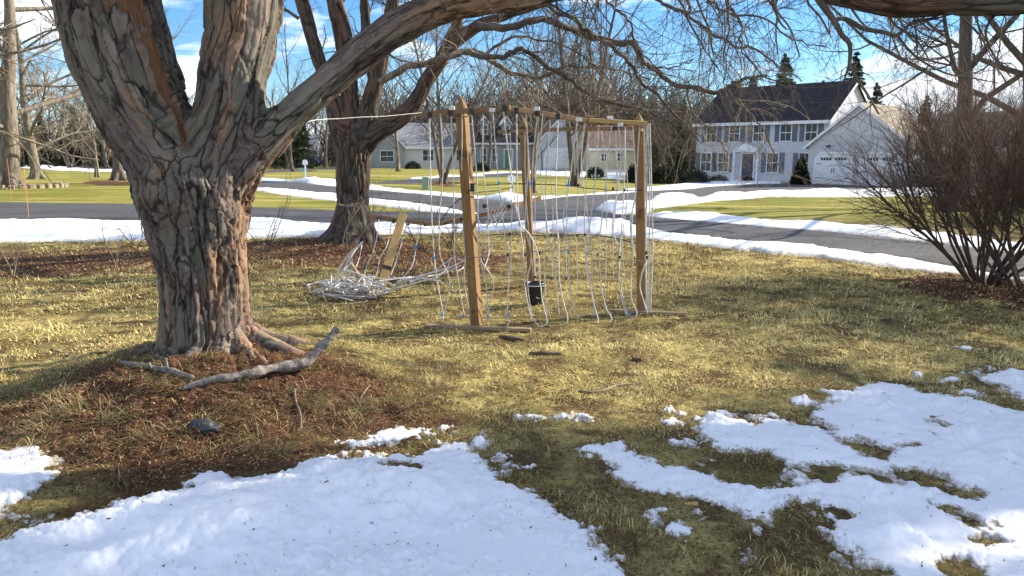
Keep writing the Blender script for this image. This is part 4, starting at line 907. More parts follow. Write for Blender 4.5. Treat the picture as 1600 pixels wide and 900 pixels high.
net = empty('rope_climbing_frame', tuple(g1), 0, 'upright rope climbing net hung from rails on three gothic wooden posts', 'climbing frame')
gothic_post(g1, P(720, 150, 6.6), .083, radians(-22), net); gothic_post(g2, P(817, 183, g2[1]), .078, radians(-15), net); gothic_post(g3, P(998, 176, g3[1]), .085, radians(-12), net)
YR = lambda u: float(np.interp(u, [650, 722, 795, 870, 925, 1012], [6.75, 6.47, 6.35, 6.6, 6.85, 7.0]))
def rail(pts, w, m, parent, name='rail'):
    mb = MB()
    for (u, v, Y), (u2, v2, Y2) in zip(pts[:-1], pts[1:]): mb.bar(P(u, v, Y), P(u2, v2, Y2), .03, w)
    return mb.build(name, m, parent, bevel=.003)
r1 = rail([(652, 179, YR(652)), (797, 168, YR(797))], .042, M['rail'], net); r2 = rail([(787, 168, YR(787)+.03), (926, 190, YR(926))], .042, M['rail'], net)
r3 = rail([(920, 188, YR(922)-.03), (1010, 193, YR(1010))], .038, M['plank'], net); r4 = rail([(778, 206, 8.1), (902, 201, 7.7)], .036, M['rail'], net); rail([(896, 202, 7.68), (995, 200, 7.2)], .036, M['rail'], net)
def cube(p, s, name, m, parent, rz=.2, h=None):
    mb = MB(); h = h or s; mb.box(-s/2, s/2, -s/2, s/2, -h/2, h/2); xf(mb, Matrix.Translation(Vector(p)) @ Matrix.Rotation(rz, 4, 'Z')); return mb.build(name, m, parent, bevel=s*.12)
for u, v in ((671, 180), (703, 177), (737, 174), (788, 169), (807, 173), (840, 177), (872, 182), (935, 190), (955, 191), (977, 192)):
    cube(P(u, v, YR(u)), .034, 'clamp', M['black'], net, h=.05)
for u, v in ((706, 169), (769, 172), (839, 170), (904, 187), (953, 184), (969, 195)):
    mb = MB(); p = P(u, v, YR(u)-.03); mb.box(-.024, .024, -.008, .008, -.014, .016); xf(mb, Matrix.Translation(Vector(p)) @ Matrix.Rotation(random.uniform(-.3, .3), 4, 'Z')); mb.build('white_tag', M['white'], net, bevel=.002)
random.seed(77)
def rope(pts, Yt, Yb, parent, r=.0056, m='rope', name='rope', wob=.004, ground=True):
    n = len(pts); a = []
    for i, (u, v) in enumerate(pts):
        p = P(u, v, Yt+(Yb-Yt)*i/(n-1)); 
        if ground: p[2] = max(p[2], float(terrain(p[0], p[1]))+.012)
        a.append(p)
    q, _ = smooth_line(a, [r]*n, max(8, n*6)); q = q+np.cumsum(np.random.default_rng(int(pts[0][0]*7+pts[-1][1])).normal(0, wob*.4, q.shape), 0)*np.sin(np.linspace(0, pi, len(q)))[:, None]
    V, F = tubes([(q, np.full(len(q), r))], 6); return mesh_np(name, V, F, M[m], parent)
front = [
 [(671, 181), (672, 260), (674, 350), (678, 404), (684, 450), (691, 490), (691, 504)], [(705, 179), (707, 260), (708, 350), (709, 400), (717, 450), (725, 493)],
 [(737, 178), (742, 240), (747, 305), (750, 380), (752, 405), (761, 440), (763, 493), (758, 508)], [(770, 175), (775, 240), (780, 290), (787, 352), (793, 397), (795, 440), (794, 492), (797, 502), (792, 512)],
 [(786, 170), (793, 230), (803, 300), (815, 365), (820, 398), (823, 450), (831, 493), (842, 512)], [(807, 177), (808, 280), (812, 345), (828, 365), (843, 395), (845, 430), (850, 470), (855, 492), (855, 505), (845, 513)],
 [(840, 180), (833, 240), (831, 300), (830, 345)], [(872, 184), (868, 290), (870, 350), (873, 392), (874, 440), (881, 480), (885, 494), (885, 505), (880, 509)],
 [(902, 188), (890, 285), (880, 345), (888, 385), (888, 430), (893, 470), (903, 499)], [(936, 193), (932, 250), (929, 292), (922, 342), (917, 396), (922, 440), (930, 480), (935, 497), (934, 507)],
 [(956, 193), (950, 250), (946, 292), (938, 350), (934, 396), (937, 440), (945, 480), (955, 497), (952, 505)], [(977, 194), (975, 295), (972, 350), (968, 402), (970, 450), (977, 485), (981, 494)],
 [(989, 197), (994, 297), (985, 350), (990, 402), (988, 440), (989, 470), (996, 488), (994, 497)], [(1000, 194), (996, 250), (992, 300), (985, 340), (987, 380), (992, 402)]]
for u0 in (688, 722, 755, 822, 848, 860, 914, 966):
    front.append([(u0, 178+(0 if u0 < 850 else 10)), (u0+random.uniform(-6, 6), 260), (u0+random.uniform(-10, 10), 350), (u0+random.uniform(-6, 12), 400), (u0+random.uniform(0, 16), 440), (u0+random.uniform(4, 18), 494)])
for p in front: rope(p, YR(p[0][0]), min(6.95, max(6.45, G(p[-1][0], p[-1][1])[1])) if p[-1][1] > 480 else 6.9, net)
for i in range(4):
    u = 1007+i*2.8; rope([(u, 193), (u+2, 300), (u+random.uniform(-1, 3), 400), (1010+i*2, 488)], 7.0, 7.05, net)
rope([(1010, 405), (1003, 430), (1000, 450), (1008, 475), (1012, 490)], 6.98, 7.0, net)
back = [[(797, 207), (800, 300), (798, 430)], [(820, 206), (822, 300), (833, 431)], [(855, 205), (861, 290), (863, 350), (862, 438)], [(881, 204), (886, 330), (885, 370), (885, 436)], [(901, 203), (903, 290), (900, 352), (902, 443)],
        [(920, 203), (914, 345), (914, 368), (918, 440)], [(940, 203), (948, 295), (946, 372), (946, 440)], [(962, 202), (964, 293), (958, 360), (958, 436)], [(975, 202), (980, 300), (972, 380), (977, 440)], [(842, 206), (836, 290), (836, 430)], [(1012, 196), (1006, 340), (1006, 440)]]
for p in back: rope(p, 7.9, 8.1, net, r=.0052)
for pts, m, a, b_ in (([(735, 287), (760, 289), (800, 286), (850, 288), (890, 290), (940, 295), (975, 297), (1003, 297)], 'cord', 6.5, 7), ([(708, 397), (735, 401), (760, 402), (790, 400), (815, 396), (850, 393), (885, 390), (900, 388), (925, 397), (960, 405), (985, 408), (1012, 406)], 'tancord', 6.5, 6.95),
                      ([(690, 492), (760, 497), (830, 494), (880, 496), (935, 498), (985, 494), (1012, 489)], 'tancord', 6.6, 6.95), ([(760, 368), (775, 366), (800, 366), (880, 368), (915, 366), (960, 372), (1000, 382)], 'cord', 7.9, 7.3),
                      ([(737, 295), (700, 330), (690, 345)], 'cord', 6.5, 7.2), ([(737, 302), (790, 295), (800, 292)], 'cord', 6.5, 7.5)):
    rope(pts, a, b_, net, .0045, m, 'cord', ground=True)
for u, v, Y in ((678, 403, 6.55), (690, 492, 6.55), (724, 494, 6.55), (762, 494, 6.5), (794, 492, 6.5), (888, 394, 6.8), (875, 392, 6.75), (946, 296, 6.9), (976, 297, 6.95), (994, 299, 6.98), (888, 289, 6.75), (780, 286, 6.4), (828, 287, 6.5), (984, 492, 6.8)):
    cube(P(u, v, Y-.01), .017, 'blue_tie', M['blue'], net, h=.026)
for u, v, Y in ((793, 398, 6.45), (820, 398, 6.5), (843, 396, 6.6), (917, 396, 6.8), (934, 398, 6.85), (968, 402, 6.9), (990, 403, 6.95), (1010, 395, 6.97), (1011, 402, 6.97), (862, 367, 8), (885, 368, 8), (902, 368, 7.9), (914, 367, 7.8), (797, 366, 8), (903, 290, 7.8), (958, 295, 7.5), (862, 435, 8.05), (836, 433, 8.05), (885, 435, 8.05)):
    cube(P(u, v, Y-.01), .018, 'cord_knot', M['cord'], net, h=.028)
mb = MB(); a = G(667, 511); b_ = G(830, 518); mb.bar(a+[0, 0, .01], b_+[0, 0, .014], .06, .03); mb.build('foot_board', M['grey_wood'], net, bevel=.003)
mb = MB(); a = G(952, 487); b_ = G(1073, 493); mb.bar(a+[0, 0, .01], b_+[0, 0, .014], .06, .03); mb.build('foot_board', M['grey_wood'], net, bevel=.003)
cube(P(738, 293, 6.48), .035, 'cleat', M['black'], net, h=.07)
settle(net)
wire = rope([(400, 196), (470, 193), (505, 188), (580, 184), (660, 176)], 5.1, 6.7, None, .003, 'rope', 'guy_line', ground=False); tag(wire, 'thin pale line running from the near trunk to the net rail', 'line')

# fallen second net section, between the posts and the reddish tree
fall = empty('fallen_net_section', tuple(G(640, 432)), 0, 'collapsed net section with sagging wooden rail hung low across the mulch', 'net section')
for a, b_ in (((580, 338, 9.2), (672, 350, 9.0)), ((664, 350, 8.98), (692, 349, 9.0)), ((686, 350, 9.0), (778, 330, 9.3)), ((770, 332, 9.25), (845, 309, 9.8))):
    rail([a, b_], .05, M['rail'], fall)
drop = [[(592, 343), (590, 365), (583, 395), (572, 420), (568, 440), (560, 447)], [(612, 346), (606, 380), (592, 405), (588, 425), (578, 450)], [(636, 348), (628, 380), (614, 420), (600, 452)], [(655, 350), (650, 385), (645, 410), (636, 425), (616, 447)],
        [(565, 378), (550, 400), (535, 430), (528, 445)], [(566, 378), (562, 400), (556, 418)], [(568, 377), (545, 405), (530, 440)], [(760, 345), (764, 390), (757, 420)], [(770, 334), (777, 360), (762, 400)], [(745, 336), (752, 352), (765, 350), (790, 310)], [(760, 325), (775, 352), (800, 312)], [(770, 325), (763, 350), (788, 325)], [(790, 322), (772, 345), (755, 350)], [(803, 320), (812, 345), (810, 352)],
        [(616, 447), (650, 438), (675, 425), (690, 415), (712, 400)], [(690, 428), (660, 434), (640, 440)], [(705, 402), (700, 415), (690, 427), (668, 432)], [(715, 404), (725, 410), (722, 420), (712, 424)], [(560, 447), (540, 455), (500, 470)]]
for p in drop: rope(p, 9.05, 8.5 if p[-1][1] > 400 else 9.1, fall, .0065)
for u, v in ((592, 342), (614, 346), (637, 349), (691, 346), (722, 342), (757, 322), (795, 322), (824, 316)): cube(P(u, v, 9.1), .045, 'clamp', M['black'], fall)
cube(P(650, 386, 8.9), .03, 'blue_tie', M['blue'], fall, h=.045)
for u, v in ((589, 414), (616, 420), (570, 418), (664, 352)): cube(P(u, v, 8.8), .024, 'cord_knot', M['cord'], fall)
rope([(565, 415), (590, 414), (617, 420), (645, 425)], 8.8, 8.8, fall, .004, 'cord', 'cord'); settle(fall)
# tangled heap of rope
heap = empty('rope_heap', tuple(G(545, 468)), 0, 'tangled heap of white rope lying on the grass beside the leaning plank', 'rope'); random.seed(55)
hb = G(545, 466)
for k in range(30):
    a0 = random.uniform(0, 6.28); rr_ = random.uniform(.05, .26); cx, cy = hb[0]+random.gauss(.03, .16), hb[1]+random.gauss(.08, .16); pts = []; z = random.uniform(.015, .16)
    for j in range(7):
        a = a0+j*random.uniform(.4, .9); pts.append([cx+rr_*cos(a)*1.15+random.gauss(0, .03), cy+rr_*.8*sin(a), max(.012, z+random.gauss(0, .035))])
    q, r_ = smooth_line(pts, [.0065]*7, 26); V, F = tubes([(q, r_)], 6); mesh_np('rope_loop', V, F, M['tancord' if k % 6 == 5 else 'rope'], heap)
for p in ([(500, 466), (530, 467), (545, 466)], [(540, 422), (565, 430), (590, 445), (600, 452)], [(497, 455), (515, 447), (535, 440), (550, 420)], [(535, 445), (545, 455), (562, 470)], [(483, 458), (510, 447), (520, 441)], [(575, 468), (566, 480), (564, 487)], [(505, 470), (520, 455), (527, 430), (545, 400), (566, 380)], [(515, 468), (530, 440), (552, 405)], [(600, 455), (640, 445), (680, 432), (720, 415)], [(620, 440), (660, 430), (700, 418), (735, 400)], [(560, 430), (600, 450), (585, 470)], [(530, 430), (570, 450), (600, 446)], [(500, 455), (540, 472), (590, 474)], [(640, 445), (655, 436), (690, 440)]): rope(p, 7.9, 7.8, heap, .008, name='rope_loop')
for k in range(22):
    a0 = random.uniform(0, 6.28); L = random.uniform(.15, .5); c_ = np.array([hb[0]+random.gauss(.03, .16), hb[1]+random.gauss(.08, .15), random.uniform(.03, .16)]); dv = np.array([cos(a0), sin(a0)*.8, random.uniform(-.25, .35)])*L/2
    V, F = tubes([(np.array([c_-dv, c_+[0, 0, .015], c_+dv]), np.array([.006, .0065, .005]))], 6); V[:, 2] = np.maximum(V[:, 2], .01); mesh_np('stiff_piece', V, F, M['rope' if k % 3 else 'twig_pale'], heap)
cube(P(564, 490, 7.35), .04, 'blue_tie', M['blue'], heap); cube(P(566, 480, 7.5), .03, 'blue_tie', M['blue'], heap); settle(heap)
def board(a, b_, w, h, m, label, cat, name='plank', band=None):
    root = empty(name, tuple(a), 0, label, cat); mb = MB(); mb.bar(a, b_, w, h, up=(0, 1, .2)); mb.build('board', m, root, bevel=.003)
    if band:
        p = np.array(a)+(np.array(b_)-a)*band; q = np.array(a)+(np.array(b_)-a)*(band+.045); mb = MB(); mb.bar(p, q, w+.006, h+.006, up=(0, 1, .2)); mb.build('dark_band', M['cord'], root)
    settle(root)
pa = G(594, 454); board(pa, P(630, 334, pa[1]+.55), .09, .04, M['plank'], 'yellow plank leaning upright in front of the second tree', 'plank', band=.26)
pb = G(578, 462); board(pb+[0, 0, .03], P(545, 410, pb[1]+.3), .05, .035, M['grey_wood'], 'short grey brown board propped in the rope heap', 'board', 'short_board')

# ------------------------------------------------------------------ bucket, logs, sticks, stones
bk = G(836, 476); bucket = empty('black_bucket', tuple(bk), .2, 'small black bucket standing on the grass inside the net', 'bucket')
mb = MB(); mb.lathe([(.062, 0), (.066, .005), (.084, .19), (.09, .195), (.09, .21), (.08, .21), (.078, .19), (.06, .02)], 24); mb.build('body', M['black'], bucket, smooth=True)
bucket.scale = (1.08,)*3
V, F = tubes([(np.array([[.088*cos(a), -.02-.05*sin(a), .2+.0*a] for a in np.linspace(0, pi, 12)])+[0, -.04, -.01], np.full(12, .003))], 5); mesh_np('handle', V, F, M['white'], bucket)
mb = MB(); mb.quad((-.012, -.0905, .08), (.02, -.0895, .07), (.02, -.0905, .078), (-.012, -.0915, .09)); mb.build('white_mark', M['white'], bucket)
def log(pts, name, label, cat, m='bark_log', stubs=(), gr=None, n=40, sides=14, bumpy=.12):
    a = []; r = []
    for u, v, rp, Y in pts:
        p = G(u, v) if Y is None else P(u, v, Y); a.append(p+[0, 0, rp*p[1]/FPX*.7] if Y is None else p); r.append(rp*p[1]/FPX*.86)
    root = empty(name, tuple(a[0]), 0, label, cat); q, rr_ = smooth_line(a, r, n); V, f4, f3 = closed_tube(q, rr_, sides)
    nb = fbm(V*14, 91, 4)+.6*fbm(V*np.array([45, 45, 45]), 92, 3); cen = np.repeat(q, sides, 0); V[:len(cen)] += (V[:len(cen)]-cen)*(nb[:len(cen)]*bumpy*3)[:, None]; mesh_np('limb', V, [f4, f3], M[m], root)
    for s in stubs:
        b_ = np.array([P(u, v, Y) for u, v, rp, Y in s]); V, f4, f3 = closed_tube(*smooth_line(b_, [rp*Y/FPX for u, v, rp, Y in s], 6), 8); mesh_np('stub', V, [f4, f3], M[m], root)
    settle(root); return root
ya = G(466, 580)[1]
log([(286, 609, 4, None), (310, 603, 6, None), (340, 598, 8.5, None), (370, 594, 9, None), (400, 588, 9, None), (432, 580, 9, None), (462, 578, 12, None), (480, 563, 10, ya+.05), (500, 544, 8, ya+.1), (515, 529, 7.5, ya+.13), (529, 514, 7, ya+.17)], 'fallen_limb', 'thick crooked grey limb lying against the root mound, one end raised', 'fallen limb', bumpy=.2, n=70, sides=18)
log([(190, 570, 4.5, None), (215, 573, 5, None), (240, 578, 5, None), (262, 582, 6, None), (285, 588, 5.5, None), (302, 594, 5, None)], 'fallen_branch', 'short pinkish grey branch at the foot of the near trunk', 'branch', stubs=[[(262, 581, 3, G(262, 584)[1]), (259, 560, 2, G(262, 584)[1])], [(236, 576, 3, G(236, 580)[1]), (232, 567, 3, G(236, 580)[1])]])
sticks = [([(80, 546, 1.2), (110, 557, 1.6), (142, 572, 2)], 'straight thin stick on the grass left of the near trunk'), ([(905, 611, 1.2), (925, 614, 2), (945, 611, 2.4), (962, 604, 2.2), (990, 601, 1.6), (1022, 602, 1.2)], 'curved pale stick on the open lawn below the net'),
 ([(1205, 677, 1), (1222, 681, 1.4), (1240, 687, 1.4), (1270, 687, 1)], 'dark crooked twig lying on the right snow patch'), ([(780, 527, 2), (800, 531, 4), (820, 533, 2)], 'dark bark piece below the left foot board'), ([(828, 553, 2), (850, 555, 4), (877, 554, 2)], 'dark bark piece below the middle of the net'),
 ([(988, 562, 3), (1002, 565, 4)], 'small black chip on the lawn below the right post'), ([(1070, 790, 4), (1090, 791, 5)], 'pale cut wood chip beside the middle snow patch'), ([(267, 843, 1), (285, 850, 1.2), (297, 864, 1)], 'thin twig lying on the big left snow patch'),
 ([(460, 608, 1.6), (463, 630, 2), (470, 650, 2), (471, 672, 1.4)], 'thin dead stick standing in the litter right of the mound'), ([(560, 640, 1.6), (565, 620, 1.4), (578, 602, 1)], 'short dead twig at the right of the mound'), ([(940, 762, 1.2), (965, 776, 1.5), (1000, 785, 1.4)], 'thin brown twig on grass left of the middle snow patch'),
 ([(1332, 770, 1), (1350, 778, 1.2), (1362, 781, 1)], 'tiny twig on the right snow field')]
for i, (p, lb) in enumerate(sticks):
    log([(*q, None) for q in p], 'stick', lb, 'stick', m='plank' if 'pale cut' in lb else 'stem' if 'dark' in lb or 'brown' in lb or 'black' in lb or 'thin twig' in lb else 'twig_pale', n=14, sides=7)
# dark rock in the mound
rk = G(320, 668); n = 24; d = rng.normal(0, 1, (1, 3))
u_, v_ = np.meshgrid(np.linspace(0, 2*pi, 37)[:-1], np.linspace(.001, pi/2+.3, 16), indexing='ij'); sp = np.stack([np.cos(u_)*np.sin(v_), np.sin(u_)*np.sin(v_), np.cos(v_)], -1).reshape(-1, 3)
V = sp*np.array([.075, .06, .05])*(1+.38*fbm(sp*1.5+4, 95, 3))[:, None]; i = np.arange(36)[:, None]; j = np.arange(15)[None]; k = (i+1) % 36
F = np.stack([i*16+j, i*16+j+1, k*16+j+1, k*16+j], -1).reshape(-1, 4); o = mesh_np('rock', V, F, M['rock']); o.location = tuple(rk+[0, 0, .0]); tag(o, 'rounded dark blue-grey rock sunk in the brown litter of the mound', 'rock')
# stone blocks round the left tree
tc_ = G(14, 294)
for k in range(24):
    a = -pi+.1+k*(pi+1.2)/24; rad_ = 1.9; x_, y_ = tc_[0]+cos(a)*rad_*1.05, tc_[1]+.3+sin(a)*rad_
    mb = MB(); mb.box(-.125, .125, -.09, .09, -.08, .17); o = mb.build('stone_block', M['stone'], None, bevel=.03); o.location = (x_, y_, float(terrain(x_, y_))+random.uniform(-.02, .03)); o.rotation_euler = (random.uniform(-.06, .06), random.uniform(-.06, .06), a+pi/2+random.uniform(-.1, .1))
    tag(o, 'rough stone block in the ring around the wide pale tree', 'stone block', 'stone blocks ringing the left tree')
# dry saplings and brush by the trunks
def sapling(u, v, H, seed, label, m='twig', n=4, spread=.5, name='bare_sapling'):
    random.seed(seed); p = G(u, v); ln = {}; pr = dict(SH, n=[7, 6, 4], wig=[.12, .18, .22], up=[.02, .02, 0], k=[7, 4], t0=[.2, .1], rmin=.002)
    for k in range(n): grow(ln, (random.gauss(0, .06), random.gauss(0, .05), -.03), (random.gauss(0, spread), random.gauss(0, spread*.7), 1), H*random.uniform(.7, 1.1), .008, 0, pr)
    root = empty(name, tuple(p), 0, label, 'sapling'); lines_obj('stem', ln[0], M[m], root, 5); lines_obj('branch', ln.get(1, [])+ln.get(2, []), M[m], root, 3); return root
sapling(222, 385, .55, 1, 'dark bare brush at the left edge of the near trunk', 'stem', 6, .9); sapling(168, 420, .75, 2, 'thin pale sapling in the leaf strip left of the near trunk', 'twig_pale', 2, .3); sapling(15, 432, .6, 3, 'pale dry stalks at the far left of the leaf strip', 'twig_pale', 3, .7)
sapling(575, 392, 1.25, 4, 'bare sapling in front of the second trunk', 'twig', 2, .25); sapling(545, 388, 1.0, 5, 'dry brush at the foot of the second trunk', 'twig_pale', 4, .45); sapling(415, 392, .8, 6, 'low dry brush right of the near trunk', 'twig', 5, .6)
sapling(665, 392, 1.0, 7, 'dark broken brush behind the fallen rail', 'stem', 5, .6); sapling(700, 385, .8, 8, 'small dark brush right of the fallen rail', 'stem', 5, .7); sapling(453, 330, 1.9, 9, 'thin tall sapling by the street left of the second tree', 'twig_pale', 2, .15); sapling(715, 400, .6, 10, 'low twigs behind the left net post', 'twig', 4, .6)
# stakes, boxes, signs
for u, v, H, lb in ((45, 342, 1.15, 'orange snow stake at the near street edge'), (18, 315, 1.3, 'orange snow stake on the far side of the street'), (688, 312, 1.1, 'orange snow stake left of the net by the far street')):
    p = G(u, v); o = lines_obj('snow_stake', [(np.array([[0, 0, -.1], [.01, 0, H*.5], [0, .02, H]]), np.array([.007, .007, .006]))], M['orange'], None, 6); o.location = tuple(p); tag(o, lb, 'stake')
def mailbox(u, v, label, paper=True, s=1.0):
    p = G(u, v); root = empty('mailbox', tuple(p), .3, label, 'mailbox'); mb = MB(); mb.box(-.05*s, .05*s, -.05*s, .05*s, -.1, 1.05*s); mb.build('post', M['white'], root)
    mb = MB(); pr = [(-.11, 0), (.11, 0), (.11, .14)]+[(.11*cos(a), .14+.09*sin(a)) for a in np.linspace(.3, pi-.3, 6)]+[(-.11, .14)]; mb.prism([(x_*s*1.3, (z_*1.3+1.02)*s) for x_, z_ in pr], 'y', -.32*s, .3*s); mb.build('box', M['white'], root)
    if paper: mb = MB(); mb.box(-.32*s, -.08*s, -.25*s, .2*s, .62*s, .82*s); mb.build('paper_box', M['green_box'], root)
mailbox(478, 284, 'white mailbox on a post with green paper box, left of the second tree', s=.85); mailbox(799, 312, 'white mailbox on a post behind the net', False, .62)
p = G(665, 296); root = empty('utility_box', tuple(p), .2, 'pale green utility pedestal on the lawn between the streets', 'utility box'); k = p[1]/FPX
mb = MB(); mb.box(-.14, .14, -.12, .12, 0, .5); mb.build('body', M['green_box'], root, bevel=.02); mb = MB(); mb.box(-.155, .155, -.135, .135, .5, .56); mb.build('cap', M['green_box'], root)
p = G(108, 252); root = empty('street_sign', tuple(p), -.1, 'small red sign on a dark post on the far left snow', 'sign'); s = p[1]/FPX
mb = MB(); mb.box(-.06, .06, -.06, .06, 0, 20*s); mb.build('post', M['black'], root); mb = MB(); mb.prism([(4.2*s*cos(a+pi/8)-4*s, 16*s+4.2*s*sin(a+pi/8)) for a in np.arange(8)*pi/4], 'y', -.12, -.07); mb.build('plate', M['red'], root)
p = G(53, 253); o = lines_obj('white_post', [(np.array([[0, 0, 0], [0, 0, 28*p[1]/FPX]]), np.array([.09, .07]))], M['white'], None, 8); o.location = tuple(p); tag(o, 'thin white pole beyond the far left snow', 'pole')

# ------------------------------------------------------------------ houses
def fmap(face, c):
    return (lambda a, d, z: (a, c-d, z)) if face == 'front' else (lambda a, d, z: (c+d, a, z)) if face == 'right' else (lambda a, d, z: (c-d, a, z))
def fbox(mb, f, a0, a1, d0, d1, z0, z1):
    b = len(mb.v); mb.v += [f(a, d, z) for z in (z0, z1) for a, d in ((a0, d0), (a1, d0), (a1, d1), (a0, d1))]
    mb.f += [tuple(b+i for i in q) for q in ((3, 2, 1, 0), (4, 5, 6, 7), (0, 1, 5, 4), (1, 2, 6, 5), (2, 3, 7, 6), (3, 0, 4, 7))]
def window(root, face, c, a, z, w, h, shutters=True, muntin=True):
    f = fmap(face, c); t = .07; mb = MB()
    for q in ((a-w/2-t, a-w/2, z-t, z+h+t), (a+w/2, a+w/2+t, z-t, z+h+t), (a-w/2, a+w/2, z-t, z), (a-w/2, a+w/2, z+h, z+h+t)): fbox(mb, f, q[0], q[1], 0, .07, q[2], q[3])
    fbox(mb, f, a-w/2, a+w/2, .03, .062, z+h/2-.025, z+h/2+.025)
    if muntin: fbox(mb, f, a-.012, a+.012, .03, .055, z, z+h/2-.025); fbox(mb, f, a-.012, a+.012, .03, .055, z+h/2+.025, z+h)
    o = mb.build('window', M['white'], root); mb = MB(); fbox(mb, f, a-w/2, a+w/2, .004, .03, z, z+h); mb.build('pane', M['glass'], o)
    if shutters:
        for s in (-1, 1):
            x0 = a+s*(w/2+t+.03); x1 = x0+s*w*.45; mb = MB(); fbox(mb, f, min(x0, x1), max(x0, x1), 0, .05, z-.05, z+h+.05); mb.build('shutter', M['shutter'], root)
def gable_x(root, x0, x1, y0, y1, ze, zr, wall, roof, oh=.35, name='wall'):
    """ridge along X"""
    ym = (y0+y1)/2; mb = MB(); mb.prism([(y0, -1), (y1, -1), (y1, ze), (ym, zr), (y0, ze)], 'x', x0, x1); mb.build(name, M[wall], root)
    s = (zr-ze)/(ym-y0); t = .14; mb = MB(); e = .02
    mb.prism([(y0-oh, ze-oh*s+e), (ym, zr+e), (ym, zr+t+e), (y0-oh, ze-oh*s+t+e)], 'x', x0-oh*.6, x1+oh*.6); mb.prism([(ym+.001, zr+e), (y1+oh, ze-oh*s+e), (y1+oh, ze-oh*s+t+e), (ym+.001, zr+t+e)], 'x', x0-oh*.6, x1+oh*.6); r = mb.build('roof', M[roof], root)
    mb = MB()
    for xe in (x0-oh*.6-.03, x1+oh*.6): 
        mb.prism([(y0-oh, ze-oh*s-.1), (ym, zr-.1), (ym, zr+t), (y0-oh, ze-oh*s+t)], 'x', xe, xe+.03); mb.prism([(ym+.001, zr-.1), (y1+oh, ze-oh*s-.1), (y1+oh, ze-oh*s+t), (ym+.001, zr+t)], 'x', xe, xe+.03)
    mb.box(x0-oh*.6, x1+oh*.6, y0-oh-.04, y0-oh-.001, ze-oh*s-.12, ze-oh*s+.12); mb.build('trim', M['white'], root); return r
def gable_y(root, x0, x1, y0, y1, ze, zr, wall, roof, oh=.3):
    """ridge along Y, gable facing the front"""
    xm = (x0+x1)/2; mb = MB(); mb.prism([(x0, -1), (x1, -1), (x1, ze), (xm, zr), (x0, ze)], 'y', y0, y1); mb.build('wall', M[wall], root)
    s = (zr-ze)/(xm-x0); t = .13; e = .02; mb = MB()
    mb.prism([(x0-oh, ze-oh*s+e), (xm, zr+e), (xm, zr+t+e), (x0-oh, ze-oh*s+t+e)], 'y', y0-oh, y1); mb.prism([(xm+.001, zr+e), (x1+oh, ze-oh*s+e), (x1+oh, ze-oh*s+t+e), (xm+.001, zr+t+e)], 'y', y0-oh, y1); r = mb.build('roof', M[roof], root)
    mb = MB(); mb.prism([(x0-oh, ze-oh*s-.08), (xm, zr-.08), (xm, zr+t), (x0-oh, ze-oh*s+t)], 'y', y0-oh-.03, y0-oh); mb.prism([(xm+.001, zr-.08), (x1+oh, ze-oh*s-.08), (x1+oh, ze-oh*s+t), (xm+.001, zr+t)], 'y', y0-oh-.03, y0-oh); mb.build('trim', M['white'], root); return r
def door(root, face, c, a, w, h, m, z=0):
    f = fmap(face, c); mb = MB(); t = .12
    for q in ((a-w/2-t, a-w/2, z, z+h+t), (a+w/2, a+w/2+t, z, z+h+t), (a-w/2, a+w/2, z+h, z+h+t)): fbox(mb, f, q[0], q[1], 0, .1, q[2], q[3])
    fr = mb.build('door_frame', M['white'], root); mb = MB(); fbox(mb, f, a-w/2, a+w/2, .004, .05, z, z+h); d = mb.build('door', M[m], root)
    mb = MB(); fbox(mb, f, a+w/2-.14, a+w/2-.08, .05, .1, z+1.0, z+1.08); mb.build('handle', M['black'], d); return d
# white two-storey house with double garage
pw = P(1290, 288, 58); gz_ = float(terrain(pw[0], pw[1])); H1 = empty('white_house', (pw[0], pw[1], gz_), -radians(45), 'large white two-storey house with dark roof and attached double garage', 'house')
roof = gable_x(H1, -11.2, 0, 0, 8.4, 4.75, 7.6, 'siding_blue', 'roof_dark')
mb = MB(); mb.box(-10.9, -10.2, 4.6, 5.3, 5.5, 8.4); ch = mb.build('chimney', M['brick'], roof)
for a in (-1.35, -3.35, -5.6, -7.7, -9.8): window(H1, 'front', 0, a, 3.15, .85, 1.25)
for a in (-4.3, -8.6, -10.2): window(H1, 'front', 0, a, .75, .9, 1.45)
window(H1, 'front', 0, -1.7, .75, .9, 1.45); window(H1, 'right', 0, 4.2, 5.2, .5, .6, False, False)
d = door(H1, 'front', 0, -6.4, 1.0, 2.15, 'door_dark'); mb = MB(); mb.prism([(-7.5, 2.3), (-5.3, 2.3), (-5.3, 2.5), (-6.4, 3.0), (-7.5, 2.5)], 'y', -.5, -.01); mb.build('porch_gable', M['white'], H1)
mb = MB(); mb.box(-7.5, -7.35, -.5, -.36, 0, 2.3); mb.box(-5.45, -5.3, -.5, -.36, 0, 2.3); mb.build('porch_post', M['white'], H1)
gable_y(H1, -.3, 6.6, -2.6, 5.2, 2.75, 5.5, 'siding_blue', 'roof_tan')
gable_x(H1, 6.3, 13, 1.0, 8.0, 2.7, 4.9, 'siding_white', 'roof_tan')
